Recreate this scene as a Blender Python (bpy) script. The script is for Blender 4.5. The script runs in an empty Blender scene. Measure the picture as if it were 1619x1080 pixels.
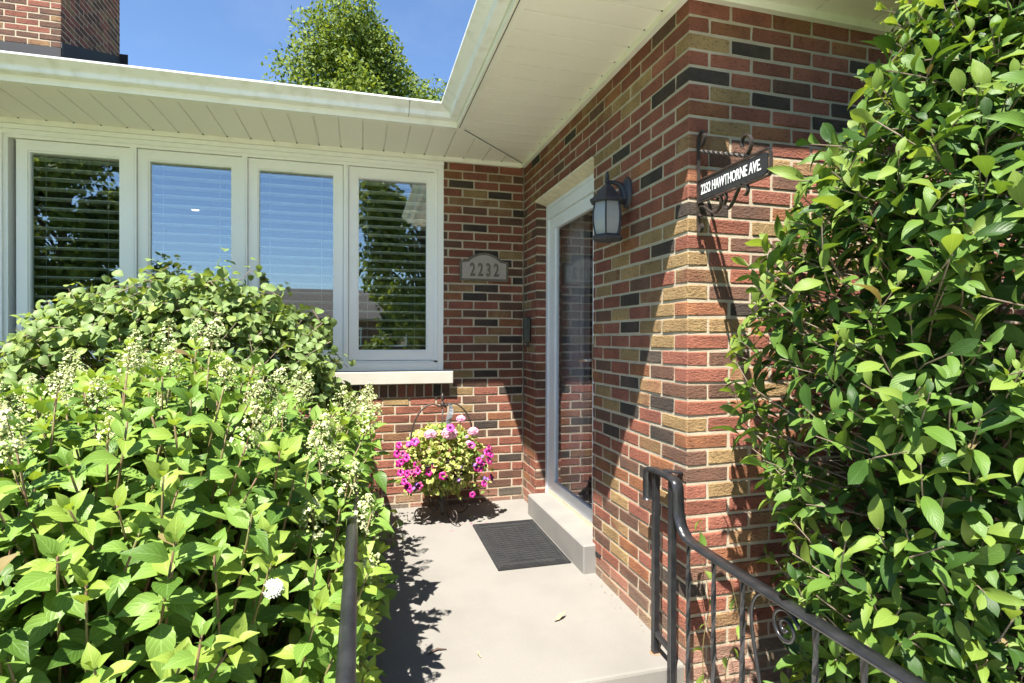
import bpy, bmesh, math, random
import numpy as np
from mathutils import Vector, Matrix, Quaternion
from mathutils.bvhtree import BVHTree
random.seed(7); rng = np.random.default_rng(7)
S = bpy.context.scene
COL = S.collection
R = math.radians
# ---------------------------------------------------------------- camera, sky, sun, exposure
CAM = Vector((-1.2744, -4.2891, 1.3006)); YAW, PITCH, ROLL = .2679, -.0063, .0033
FW = Vector((math.sin(YAW)*math.cos(PITCH), math.cos(YAW)*math.cos(PITCH), math.sin(PITCH)))
RT0 = Vector((math.cos(YAW), -math.sin(YAW), 0)); UP0 = RT0.cross(FW)
RT = RT0*math.cos(ROLL)+UP0*math.sin(ROLL); UP = -RT0*math.sin(ROLL)+UP0*math.cos(ROLL)
cd = bpy.data.cameras.new('camera'); cam = bpy.data.objects.new('camera', cd); COL.objects.link(cam)
cd.sensor_width = 36; cd.sensor_fit = 'HORIZONTAL'; cd.lens = 872.75/1619*36; cd.clip_start = .05; cd.clip_end = 2000
cam.matrix_world = Matrix(((RT.x, UP.x, -FW.x, CAM.x), (RT.y, UP.y, -FW.y, CAM.y), (RT.z, UP.z, -FW.z, CAM.z), (0, 0, 0, 1)))
S.camera = cam
SUN = Vector((.33, .42, -1)).normalized()          # the way the light travels
w = bpy.data.worlds.new('World'); S.world = w; w.use_nodes = True
nt = w.node_tree; bg = nt.nodes['Background']
sky = nt.nodes.new('ShaderNodeTexSky'); sky.sky_type = 'NISHITA'; sky.sun_disc = False
sky.sun_elevation = math.asin(-SUN.z); sky.sun_rotation = math.atan2(-SUN.x, -SUN.y)
sky.air_density = 1.0; sky.dust_density = .0; sky.ozone_density = 6; sky.altitude = 200
tc = nt.nodes.new('ShaderNodeTexCoord'); mp = nt.nodes.new('ShaderNodeMapping'); mp.inputs['Scale'].default_value = (2.2, 1.0, 4.5)
cn = nt.nodes.new('ShaderNodeTexNoise'); cn.inputs['Scale'].default_value = 1.6; cn.inputs['Detail'].default_value = 7; cn.inputs['Roughness'].default_value = .6
cr = nt.nodes.new('ShaderNodeMapRange'); cr.inputs[1].default_value = .52; cr.inputs[2].default_value = .85; cr.inputs[4].default_value = .10
cm = nt.nodes.new('ShaderNodeMixRGB'); cm.inputs[2].default_value = (5.5, 5.8, 6.2, 1)
nt.links.new(tc.outputs['Generated'], mp.inputs[0]); nt.links.new(mp.outputs[0], cn.inputs['Vector'])
nt.links.new(cn.outputs[0], cr.inputs[0]); nt.links.new(cr.outputs[0], cm.inputs[0])
nt.links.new(sky.outputs[0], cm.inputs[1]); nt.links.new(cm.outputs[0], bg.inputs[0])
bg.inputs[1].default_value = .063
sl = bpy.data.lights.new('sun', 'SUN'); sl.energy = 4.5; sl.angle = R(.53); sl.color = (1, .95, .87)
so = bpy.data.objects.new('sun', sl); COL.objects.link(so); so.location = (-6, -8, 20)
so.rotation_euler = SUN.to_track_quat('-Z', 'Y').to_euler()
S.view_settings.view_transform = 'Standard'; S.view_settings.look = 'None'; S.view_settings.gamma = 1
S.view_settings.use_curve_mapping = False; S.view_settings.exposure = 1.95
S.cycles.use_denoising = True; S.cycles.max_bounces = 10; S.cycles.transparent_max_bounces = 12
S.cycles.sample_clamp_indirect = 6

# ---------------------------------------------------------------- materials
def nd(nt, t, **kw):
    n = nt.nodes.new(t)
    for k, v in kw.items():
        if k in n.inputs.keys(): n.inputs[k].default_value = v
        else: setattr(n, k, v)
    return n
def base(name):
    m = bpy.data.materials.new(name); m.use_nodes = True
    nt = m.node_tree; p = nt.nodes['Principled BSDF']
    return m, nt, p
def c4(c): return (c[0], c[1], c[2], 1)
def mat(name, col, col2=None, rough=.6, scale=6, detail=6, bump=0, bscale=80, metal=0, spec=.5, lo=.35, hi=.65, speck=0, spcol=(0, 0, 0), coat=0, stretch=None):
    """two tones mixed by world-space noise, optional fine relief and specks"""
    m, nt, p = base(name); L = nt.links.new
    g = nd(nt, 'ShaderNodeNewGeometry')
    n = nd(nt, 'ShaderNodeTexNoise', Scale=scale, Detail=detail)
    if stretch:
        sm = nd(nt, 'ShaderNodeMapping'); sm.inputs['Scale'].default_value = stretch; L(g.outputs['Position'], sm.inputs[0]); L(sm.outputs[0], n.inputs['Vector'])
    else: L(g.outputs['Position'], n.inputs['Vector'])
    r = nd(nt, 'ShaderNodeMapRange'); r.inputs[1].default_value = lo; r.inputs[2].default_value = hi; L(n.outputs[0], r.inputs[0])
    x = nd(nt, 'ShaderNodeMixRGB'); x.inputs[1].default_value = c4(col); x.inputs[2].default_value = c4(col2 or [v*.85 for v in col]); L(r.outputs[0], x.inputs[0])
    out = x.outputs[0]
    if speck:
        n2 = nd(nt, 'ShaderNodeTexNoise', Scale=bscale*1.7, Detail=2); L(g.outputs['Position'], n2.inputs['Vector'])
        r2 = nd(nt, 'ShaderNodeMapRange'); r2.inputs[1].default_value = .56; r2.inputs[2].default_value = .7; r2.inputs[4].default_value = speck; L(n2.outputs[0], r2.inputs[0])
        x2 = nd(nt, 'ShaderNodeMixRGB'); x2.inputs[2].default_value = c4(spcol); L(r2.outputs[0], x2.inputs[0]); L(out, x2.inputs[1]); out = x2.outputs[0]
    L(out, p.inputs['Base Color'])
    p.inputs['Roughness'].default_value = rough; p.inputs['Metallic'].default_value = metal; p.inputs['Specular IOR Level'].default_value = spec
    p.inputs['Coat Weight'].default_value = coat
    if bump:
        b = nd(nt, 'ShaderNodeBump', Strength=bump, Distance=.004)
        n3 = nd(nt, 'ShaderNodeTexNoise', Scale=bscale, Detail=5); L(g.outputs['Position'], n3.inputs['Vector']); L(n3.outputs[0], b.inputs['Height']); L(b.outputs[0], p.inputs['Normal'])
    return m
def brick_mat(name, col, col2, dark=.5):
    m, nt, p = base(name); L = nt.links.new
    g = nd(nt, 'ShaderNodeNewGeometry'); oi = nd(nt, 'ShaderNodeObjectInfo')
    n = nd(nt, 'ShaderNodeTexNoise', Scale=7, Detail=5, Roughness=.6); L(g.outputs['Position'], n.inputs['Vector'])
    r = nd(nt, 'ShaderNodeMapRange'); r.inputs[1].default_value = .38; r.inputs[2].default_value = .66; L(n.outputs[0], r.inputs[0])
    x = nd(nt, 'ShaderNodeMixRGB'); x.inputs[1].default_value = c4(col); x.inputs[2].default_value = c4(col2); L(r.outputs[0], x.inputs[0])
    # grain: short dragged wire-cut marks
    mp = nd(nt, 'ShaderNodeMapping'); mp.inputs['Scale'].default_value = (52, 52, 105); L(g.outputs['Position'], mp.inputs[0])
    n2 = nd(nt, 'ShaderNodeTexNoise', Scale=1, Detail=4, Roughness=.65); L(mp.outputs[0], n2.inputs['Vector'])
    r2 = nd(nt, 'ShaderNodeMapRange'); r2.inputs[1].default_value = .55; r2.inputs[2].default_value = .66; r2.inputs[4].default_value = dark*1.15; L(n2.outputs[0], r2.inputs[0])
    x2 = nd(nt, 'ShaderNodeMixRGB'); x2.inputs[2].default_value = c4([v*.30 for v in col]); L(r2.outputs[0], x2.inputs[0]); L(x.outputs[0], x2.inputs[1])
    n4 = nd(nt, 'ShaderNodeTexNoise', Scale=260, Detail=2); L(g.outputs['Position'], n4.inputs['Vector'])
    r4 = nd(nt, 'ShaderNodeMapRange'); r4.inputs[1].default_value = .3; r4.inputs[2].default_value = .7; r4.inputs[3].default_value = .78; r4.inputs[4].default_value = 1.22; L(n4.outputs[0], r4.inputs[0])
    r5 = nd(nt, 'ShaderNodeMapRange'); r5.inputs[3].default_value = .82; r5.inputs[4].default_value = 1.16; L(oi.outputs['Random'], r5.inputs[0])
    mu = nd(nt, 'ShaderNodeMath', operation='MULTIPLY'); L(r4.outputs[0], mu.inputs[0]); L(r5.outputs[0], mu.inputs[1])
    hs = nd(nt, 'ShaderNodeHueSaturation'); L(x2.outputs[0], hs.inputs['Color'])
    n6 = nd(nt, 'ShaderNodeTexNoise', Scale=1.3, Detail=6, Roughness=.6); L(g.outputs['Position'], n6.inputs['Vector'])
    r6 = nd(nt, 'ShaderNodeMapRange'); r6.inputs[1].default_value = .3; r6.inputs[2].default_value = .7; r6.inputs[3].default_value = .8; r6.inputs[4].default_value = 1.14; L(n6.outputs[0], r6.inputs[0])
    mu2 = nd(nt, 'ShaderNodeMath', operation='MULTIPLY'); L(mu.outputs[0], mu2.inputs[0]); L(r6.outputs[0], mu2.inputs[1]); L(mu2.outputs[0], hs.inputs['Value'])
    sz = nd(nt, 'ShaderNodeSeparateXYZ'); L(g.outputs['Position'], sz.inputs[0])      # pale splash dust on the lowest courses
    r7 = nd(nt, 'ShaderNodeMapRange'); r7.inputs[1].default_value = .14; r7.inputs[2].default_value = -.04; r7.inputs[4].default_value = .8; L(sz.outputs[2], r7.inputs[0])
    mu3 = nd(nt, 'ShaderNodeMath', operation='MULTIPLY'); L(r7.outputs[0], mu3.inputs[0]); L(n2.outputs[0], mu3.inputs[1])
    xd = nd(nt, 'ShaderNodeMixRGB'); xd.inputs[2].default_value = (.40, .33, .25, 1); L(mu3.outputs[0], xd.inputs[0]); L(hs.outputs[0], xd.inputs[1])
    L(xd.outputs[0], p.inputs['Base Color']); p.inputs['Roughness'].default_value = .85; p.inputs['Specular IOR Level'].default_value = .25
    ad = nd(nt, 'ShaderNodeMath', operation='ADD'); L(n4.outputs[0], ad.inputs[0])
    m2 = nd(nt, 'ShaderNodeMath', operation='MULTIPLY'); m2.inputs[1].default_value = -1.6; L(n2.outputs[0], m2.inputs[0]); L(m2.outputs[0], ad.inputs[1])
    b = nd(nt, 'ShaderNodeBump', Strength=1.0, Distance=.006); L(ad.outputs[0], b.inputs['Height']); L(b.outputs[0], p.inputs['Normal'])
    return m
def leaf_mat(name, col, col2, vein=.35, veins=8, trans=.38, rough=.42, edge=None):
    m, nt, p = base(name); L = nt.links.new
    uv = nd(nt, 'ShaderNodeUVMap'); sp = nd(nt, 'ShaderNodeSeparateXYZ'); L(uv.outputs[0], sp.inputs[0])
    def M(op, a, b=None):
        k = nd(nt, 'ShaderNodeMath', operation=op)
        for i, v in enumerate((a, b)):
            if v is None: continue
            if isinstance(v, (int, float)): k.inputs[i].default_value = v
            else: L(v, k.inputs[i])
        return k.outputs[0]
    au = M('ABSOLUTE', M('SUBTRACT', sp.outputs[0], .5))
    ph = M('SUBTRACT', M('MULTIPLY', sp.outputs[1], veins), M('MULTIPLY', au, veins*.75))
    tri = M('ABSOLUTE', M('SUBTRACT', M('FRACT', ph), .5))
    sv = M('LESS_THAN', tri, .07); mid = M('LESS_THAN', au, .022)
    vv = M('MULTIPLY', M('MAXIMUM', sv, M('MULTIPLY', mid, 1.6)), vein)
    g = nd(nt, 'ShaderNodeNewGeometry'); n = nd(nt, 'ShaderNodeTexNoise', Scale=5, Detail=3); L(g.outputs['Position'], n.inputs['Vector'])
    r = nd(nt, 'ShaderNodeMapRange'); r.inputs[1].default_value = .35; r.inputs[2].default_value = .65; L(n.outputs[0], r.inputs[0])
    x = nd(nt, 'ShaderNodeMixRGB'); x.inputs[1].default_value = c4(col); x.inputs[2].default_value = c4(col2); L(r.outputs[0], x.inputs[0])
    if edge:
        xe = nd(nt, 'ShaderNodeMixRGB'); xe.inputs[2].default_value = c4(edge)
        L(M('GREATER_THAN', M('ADD', au, M('MULTIPLY', n.outputs[0], .25)), .40), xe.inputs[0]); L(x.outputs[0], xe.inputs[1]); x = xe
    x2 = nd(nt, 'ShaderNodeMixRGB'); x2.inputs[2].default_value = c4([min(1, v*1.5+.05) for v in col]); L(vv, x2.inputs[0]); L(x.outputs[0], x2.inputs[1])
    L(x2.outputs[0], p.inputs['Base Color']); p.inputs['Roughness'].default_value = rough; p.inputs['Specular IOR Level'].default_value = .22
    b = nd(nt, 'ShaderNodeBump', Strength=.35, Distance=.002); L(M('SUBTRACT', 0, M('MULTIPLY', M('MAXIMUM', M('SUBTRACT', .5, M('MULTIPLY', tri, 2)), mid), 1)), b.inputs['Height']); L(b.outputs[0], p.inputs['Normal'])
    t = nd(nt, 'ShaderNodeBsdfTranslucent')
    tcx = nd(nt, 'ShaderNodeMixRGB', blend_type='MULTIPLY'); tcx.inputs[0].default_value = 1; tcx.inputs[2].default_value = (1.25, 1.15, .45, 1); L(x2.outputs[0], tcx.inputs[1]); L(tcx.outputs[0], t.inputs[0])
    ms = nd(nt, 'ShaderNodeMixShader'); ms.inputs[0].default_value = trans; L(p.outputs[0], ms.inputs[1]); L(t.outputs[0], ms.inputs[2])
    L(ms.outputs[0], nt.nodes['Material Output'].inputs[0])
    return m
def glass_mat(name, refl=.3, tint=(.86, .9, .88), fr=.75):
    m, nt, p = base(name); nt.nodes.remove(p); L = nt.links.new
    t = nd(nt, 'ShaderNodeBsdfTransparent'); t.inputs[0].default_value = c4(tint)
    g = nd(nt, 'ShaderNodeBsdfGlossy'); g.inputs['Roughness'].default_value = .0; g.inputs[0].default_value = (.93, .96, 1, 1)
    f = nd(nt, 'ShaderNodeLayerWeight'); f.inputs[0].default_value = .25
    a = nd(nt, 'ShaderNodeMath', operation='MULTIPLY_ADD'); a.inputs[1].default_value = fr; a.inputs[2].default_value = refl; a.use_clamp = True; L(f.outputs[0], a.inputs[0])
    ms = nd(nt, 'ShaderNodeMixShader'); L(a.outputs[0], ms.inputs[0]); L(t.outputs[0], ms.inputs[1]); L(g.outputs[0], ms.inputs[2]); L(ms.outputs[0], nt.nodes['Material Output'].inputs[0])
    return m
def emit_mat(name, col, s):
    m, nt, p = base(name); p.inputs['Emission Color'].default_value = c4(col); p.inputs['Emission Strength'].default_value = s; p.inputs['Base Color'].default_value = c4(col); return m
BR = {
 'red': brick_mat('brick_red', (.28, .102, .063), (.20, .075, .05)),
 'rose': brick_mat('brick_rose', (.305, .116, .075), (.228, .084, .059)),
 'rust': brick_mat('brick_rust', (.295, .128, .06), (.21, .085, .046)),
 'brown': brick_mat('brick_brown', (.165, .085, .056), (.115, .066, .047)),
 'char': brick_mat('brick_charcoal', (.050, .042, .036), (.088, .063, .048), .3),
 'tan': brick_mat('brick_tan', (.345, .235, .108), (.265, .165, .078), .6),
 'flash': brick_mat('brick_flashed', (.30, .185, .09), (.20, .08, .05), .6)}
BRK = list(BR); BRW = [.35, .22, .14, .14, .03, .05, .07]
M = dict(
 mortar=mat('mortar', (.44, .37, .27), (.37, .31, .22), rough=.95, scale=14, bump=.7, bscale=150, speck=.3, spcol=(.25, .205, .14)),
 concrete=mat('concrete', (.182, .171, .152), (.142, .133, .117), rough=.9, lo=.45, hi=.85, scale=2.6, bump=.35, bscale=220, speck=.42, spcol=(.125, .112, .094), detail=9),
 step=mat('concrete_step', (.205, .192, .171), (.172, .165, .153), rough=.9, scale=5, bump=.4, bscale=160, speck=.2, spcol=(.15, .135, .115)),
 stone=mat('limestone_sill', (.44, .41, .35), (.395, .37, .31), rough=.8, scale=5, bump=.25, bscale=90),
 trim=mat('white_trim', (.86, .84, .76), (.74, .71, .60), rough=.42, scale=1, detail=8, stretch=(9, 9, 3), lo=.48, hi=.9),
 vinyl=mat('white_vinyl', (.88, .875, .84), (.85, .845, .81), rough=.35, scale=2),
 alum=mat('white_aluminium', (.78, .79, .80), (.73, .74, .75), rough=.35, scale=3),
 gutter=mat('gutter_white', (.84, .84, .83), (.66, .65, .58), rough=.4, scale=1, detail=8, stretch=(14, 14, 3), lo=.48, hi=.85),
 soffit=mat('soffit_white', (.87, .83, .75), (.85, .81, .73), rough=.55, scale=2, bump=.1, bscale=60),
 cream=mat('cream_caulk', (.70, .62, .46), (.60, .52, .38), rough=.8, scale=20, bump=.5, bscale=60),
 black=mat('black_paint', (.012, .0125, .014), (.022, .022, .024), rough=.28, scale=25, bump=.15, bscale=120, speck=.0),
 iron=mat('wrought_iron', (.018, .016, .015), (.05, .035, .026), rough=.45, scale=40, bump=.3, bscale=200),
 rubber=mat('rubber_mat', (.010, .0105, .0115), (.017, .017, .017), rough=.75, scale=12, bump=.5, bscale=300, speck=.12, spcol=(.06, .057, .053)),
 lantern=mat('lantern_metal', (.022, .026, .038), (.035, .038, .05), rough=.5, scale=30, bump=.4, bscale=250),
 flash=mat('black_flashing', (.014, .014, .016), (.02, .02, .022), rough=.55, scale=5),
 shingle=mat('roof_shingle', (.09, .08, .07), (.06, .055, .05), rough=.95, scale=9, bump=.6, bscale=60),
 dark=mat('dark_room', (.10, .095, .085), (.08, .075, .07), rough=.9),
 roomw=mat('room_wall', (.22, .20, .17), (.2, .18, .15), rough=.9),
 blind=mat('blind_slat', (.88, .88, .85), (.85, .85, .82), rough=.5),
 plaque=mat('plaque_face', (.36, .31, .275), (.31, .27, .235), rough=.6, scale=30, bump=.3, bscale=200),
 plaqued=mat('plaque_bronze', (.10, .085, .06), (.14, .115, .08), rough=.5, scale=30, bump=.3, bscale=150),
 white=mat('white_paint', (.85, .85, .84), rough=.5), signb=mat('sign_black', (.016, .016, .018), (.025, .025, .026), rough=.35, scale=30),
 frost=None, door=mat('inner_door', (.84, .80, .78), (.8, .76, .74), rough=.6), doord=mat('inner_door_dark', (.05, .03, .022), (.035, .022, .016), rough=.5),
 nickel=mat('brushed_nickel', (.6, .58, .54), rough=.3, metal=1),
 lawn=mat('lawn', (.12, .17, .045), (.09, .135, .035), rough=.95, scale=3, bump=.8, bscale=40),
 mulch=mat('mulch', (.06, .04, .028), (.03, .022, .016), rough=1, scale=30, bump=1, bscale=60),
 asphalt=mat('asphalt', (.055, .055, .057), (.045, .045, .046), rough=.9, scale=2, bump=.3, bscale=200),
 path=mat('path_concrete', (.58, .55, .49), (.52, .49, .435), rough=.9, scale=2, bump=.3, bscale=150),
 bark=mat('bark', (.12, .085, .06), (.07, .05, .038), rough=.95, scale=20, bump=1, bscale=40),
 stem=mat('green_stem', (.13, .13, .035), (.14, .075, .04), rough=.6, scale=14),
 twig=mat('grey_twig', (.22, .17, .125), (.14, .10, .07), rough=.8, scale=20),
 hy1=leaf_mat('hydrangea_leaf', (.17, .272, .05), (.12, .215, .035), .3, 7, trans=.3),
 hy2=leaf_mat('hydrangea_young_leaf', (.245, .335, .06), (.20, .295, .045), .3, 7, trans=.38),
 hy3=leaf_mat('hydrangea_dark_leaf', (.072, .14, .02), (.05, .105, .014), .3, 7, trans=.25),
 mg1=leaf_mat('magnolia_leaf', (.108, .19, .032), (.075, .145, .022), .12, 9, trans=.28, rough=.45),
 mg2=leaf_mat('magnolia_young_leaf', (.20, .28, .055), (.155, .235, .04), .12, 9, trans=.4, rough=.45),
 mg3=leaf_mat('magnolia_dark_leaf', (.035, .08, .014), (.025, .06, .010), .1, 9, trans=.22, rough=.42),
 rd1=leaf_mat('round_leaf', (.205, .285, .098), (.16, .24, .075), .2, 5, rough=.45),
 rd2=leaf_mat('round_young_leaf', (.26, .33, .09), (.21, .29, .07), .2, 5),
 pt1=leaf_mat('petunia_leaf', (.32, .38, .08), (.24, .32, .06), .2, 4, edge=(.55, .52, .22)),
 pt2=leaf_mat('petunia_dark_leaf', (.15, .23, .05), (.19, .27, .06), .2, 4),
 tr1=leaf_mat('tree_leaf', (.145, .205, .033), (.11, .165, .027), .0, 4, trans=.35, rough=.6),
 tr2=leaf_mat('tree_light_leaf', (.22, .275, .05), (.175, .23, .042), .0, 4, trans=.35, rough=.6),
 tr3=leaf_mat('tree_dark_leaf', (.045, .085, .016), (.035, .07, .014), .0, 4, trans=.25, rough=.6),
 dryl=leaf_mat('withered_leaf', (.21, .17, .07), (.15, .10, .045), .2, 8, trans=.25, rough=.6),
 dry=mat('dry_leaf', (.34, .27, .15), (.25, .17, .09), rough=.8, scale=60),
 bud=mat('flower_bud', (.36, .40, .15), (.31, .36, .11), rough=.6, scale=60), petal=mat('cream_petal', (.50, .50, .29), (.44, .46, .22), rough=.6, scale=60),
 petal2=mat('white_petal', (.62, .62, .55), (.55, .56, .46), rough=.6, scale=60), mag=mat('magenta_petal', (.50, .012, .20), (.38, .008, .17), rough=.5, scale=50), dmag=mat('dark_magenta_petal', (.23, .006, .075), (.15, .004, .06), rough=.5, scale=50),
 pink=mat('pink_petal', (.80, .42, .52), (.72, .30, .44), rough=.55, scale=80), purple=mat('purple_petal', (.26, .12, .48), (.20, .08, .40), rough=.55, scale=60),
 throat=mat('petunia_throat', (.15, .02, .12), rough=.6), ribbon=mat('grey_ribbon', (.20, .21, .22), (.15, .16, .17), rough=.5),
 brownbr=mat('far_brick', (.24, .13, .09), (.18, .10, .07), rough=.9, scale=4), rust=mat('rust_stain', (.20, .085, .03), (.22, .16, .10), rough=.95, scale=30),
 carp=mat('car_paint', (.25, .27, .3), rough=.25, coat=.6),
 glass=glass_mat('window_glass', .19), dglass=glass_mat('door_glass', .13, (.96, .95, .95), .6), fglass=glass_mat('far_glass', .4, (.1, .12, .13)),
 lamp=emit_mat('warm_lamp', (1, .8, .5), 1.2))
m, nt, p = base('frosted_glass'); M['frost'] = m
p.inputs['Base Color'].default_value = (.40, .41, .42, 1); p.inputs['Roughness'].default_value = .35; p.inputs['Transmission Weight'].default_value = .35

# ---------------------------------------------------------------- mesh helpers
class MB:
    def __init__(s): s.v = []; s.f = []; s.m = []; s.uv = []
    def add(s, vs, fs, m=0):
        o = len(s.v); s.v += [tuple(x) for x in vs]
        for f in fs: s.f.append([i+o for i in f]); s.m.append(m)
        return s
    def box(s, x0, x1, y0, y1, z0, z1, m=0, bev=0):
        x0, x1 = sorted((x0, x1)); y0, y1 = sorted((y0, y1)); z0, z1 = sorted((z0, z1))
        if bev:
            vs, fs = bevbox(x1-x0, y1-y0, z1-z0, bev)
            return s.add([(a+(x0+x1)/2, b+(y0+y1)/2, c+(z0+z1)/2) for a, b, c in vs], fs, m)
        return s.add([(x0, y0, z0), (x1, y0, z0), (x1, y1, z0), (x0, y1, z0), (x0, y0, z1), (x1, y0, z1), (x1, y1, z1), (x0, y1, z1)],
                     [(0, 3, 2, 1), (4, 5, 6, 7), (0, 1, 5, 4), (1, 2, 6, 5), (2, 3, 7, 6), (3, 0, 4, 7)], m)
    def prism(s, poly, z0, z1, m=0):
        """polygon in xy raised from z0 to z1"""
        n = len(poly)
        a = sum(poly[i][0]*poly[(i+1) % n][1]-poly[(i+1) % n][0]*poly[i][1] for i in range(n))
        if a < 0: poly = poly[::-1]
        return s.add([(x, y, z0) for x, y in poly]+[(x, y, z1) for x, y in poly],
                     [list(range(n))[::-1], list(range(n, 2*n))]+[(i, (i+1) % n, n+(i+1) % n, n+i) for i in range(n)], m)
    def tube(s, path, r, n=6, m=0, square=False, twist=0, flat=None, up=None):
        """swept section along a path; r a number or one per point; flat=(w,h) a rectangular section"""
        P = [Vector(p) for p in path]; k = len(P)
        rs = r if hasattr(r, '__len__') else [r]*k
        T = [((P[min(i+1, k-1)]-P[max(i-1, 0)]).normalized()) for i in range(k)]
        u = Vector(up) if up else (Vector((0, 0, 1)) if abs(T[0].z) < .9 else Vector((1, 0, 0)))
        vs = []; fs = []
        for i in range(k):
            u = (u-T[i]*u.dot(T[i])); u = u.normalized() if u.length > 1e-6 else T[i].orthogonal().normalized()
            v = T[i].cross(u)
            if flat: sec = [(-flat[1]/2, -flat[0]/2), (flat[1]/2, -flat[0]/2), (flat[1]/2, flat[0]/2), (-flat[1]/2, flat[0]/2)]
            elif square: sec = [(rs[i]*a, rs[i]*b) for a, b in ((-1, -1), (1, -1), (1, 1), (-1, 1))]
            else: sec = [(rs[i]*math.cos(2*math.pi*j/n), rs[i]*math.sin(2*math.pi*j/n)) for j in range(n)]
            ca, sa = math.cos(twist*i), math.sin(twist*i)
            for a, b in sec: vs.append(P[i]+u*(a*ca-b*sa)+v*(a*sa+b*ca))
        q = 4 if (flat or square) else n
        for i in range(k-1):
            for j in range(q): fs.append((i*q+j, i*q+(j+1) % q, (i+1)*q+(j+1) % q, (i+1)*q+j))
        fs += [list(range(q))[::-1], list(range((k-1)*q, k*q))]
        return s.add(vs, fs, m)
    def lathe(s, prof, n=12, c=(0, 0, 0), m=0, rot=0):
        vs = [(c[0]+r*math.cos(rot+2*math.pi*j/n), c[1]+r*math.sin(rot+2*math.pi*j/n), c[2]+z) for r, z in prof for j in range(n)]
        fs = [(i*n+j, i*n+(j+1) % n, (i+1)*n+(j+1) % n, (i+1)*n+j) for i in range(len(prof)-1) for j in range(n)]
        fs += [list(range(n))[::-1], list(range((len(prof)-1)*n, len(prof)*n))]
        return s.add(vs, fs, m)
    def mesh(s, name, mats, smooth=False):
        me = bpy.data.meshes.new(name); me.from_pydata(s.v, [], s.f)
        for x in (mats if isinstance(mats, (list, tuple)) else [mats]): me.materials.append(x)
        if any(s.m): me.polygons.foreach_set('material_index', s.m)
        if smooth: me.polygons.foreach_set('use_smooth', [True]*len(s.f))
        me.update(); return me
    def build(s, name, mats, parent=None, smooth=False, **kw):
        return link(name, s.mesh(name, mats, smooth), parent, **kw)
def link(name, data, parent=None, label=None, cat=None, group=None, kind=None):
    o = bpy.data.objects.new(name, data); COL.objects.link(o); o.parent = parent
    return tag(o, label, cat, group, kind)
def tag(o, label=None, cat=None, group=None, kind=None):
    for k, v in (('label', label), ('category', cat), ('group', group), ('kind', kind)):
        if v: o[k] = v
    return o
def empty(name, loc, label, cat, group=None):
    o = link(name, None, None, label, cat, group); o.location = loc; o.empty_display_size = .1
    return o
def inv(o):  # parts given in world coordinates under an Empty at its own place
    for c in o.children: c.location = Vector(c.location)-o.location
def bevbox(a, b, c, r, jit=0):
    x, y, z = a/2, b/2, c/2; vs = []
    idx = {}
    for sx in (-1, 1):
        for sy in (-1, 1):
            for sz in (-1, 1):
                for ax in range(3):
                    p = [sx*(x-r), sy*(y-r), sz*(z-r)]; p[ax] = (sx*x, sy*y, sz*z)[ax]
                    idx[(sx, sy, sz, ax)] = len(vs); vs.append([q+random.uniform(-jit, jit) for q in p])
    fs = []
    def q(l): fs.append([idx[k] for k in l])
    for s in (-1, 1):
        q([(s, a1, b1, 0) for a1, b1 in ((-1, -1), (1, -1), (1, 1), (-1, 1))][::s]); q([(a1, s, b1, 1) for a1, b1 in ((-1, -1), (-1, 1), (1, 1), (1, -1))][::s]); q([(a1, b1, s, 2) for a1, b1 in ((-1, -1), (1, -1), (1, 1), (-1, 1))][::s])
    for s in (-1, 1):
        for t in (-1, 1):
            q([(s, t, -1, 0), (s, t, -1, 1), (s, t, 1, 1), (s, t, 1, 0)][::s*t]); q([(s, -1, t, 2), (s, -1, t, 0), (s, 1, t, 0), (s, 1, t, 2)][::-s*t] if False else [(s, -1, t, 0), (s, -1, t, 2), (s, 1, t, 2), (s, 1, t, 0)][::-s*t]); q([(-1, s, t, 1), (-1, s, t, 2), (1, s, t, 2), (1, s, t, 1)][::s*t])
            for u in (-1, 1): q([(s, t, u, 0), (s, t, u, 1), (s, t, u, 2)][::s*t*u])
    return vs, fs
def project(p):
    d = Vector(p)-CAM; w = d.dot(FW)
    return (809.5+872.75*d.dot(RT)/w, 540-872.75*d.dot(UP)/w, w) if w > .05 else (-9999, -9999, w)
def bez(pts, n=8):
    """smooth curve through points (Catmull-Rom)"""
    P = [Vector(p) for p in pts]; P = [P[0]*2-P[1]]+P+[P[-1]*2-P[-2]]; out = []
    for i in range(1, len(P)-2):
        a, b, c, d = P[i-1:i+3]
        for k in range(n):
            t = k/n; out.append(.5*((2*b)+(c-a)*t+(2*a-5*b+4*c-d)*t*t+(3*b-a-3*c+d)*t**3))
    return out+[P[-2]]
def spiral(c, r0, r1, a0, a1, n=26):
    """points in a (u,v) plane"""
    return [(c[0]+(r0+(r1-r0)*i/n)*math.cos(a0+(a1-a0)*i/n), c[1]+(r0+(r1-r0)*i/n)*math.sin(a0+(a1-a0)*i/n)) for i in range(n+1)]

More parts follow.
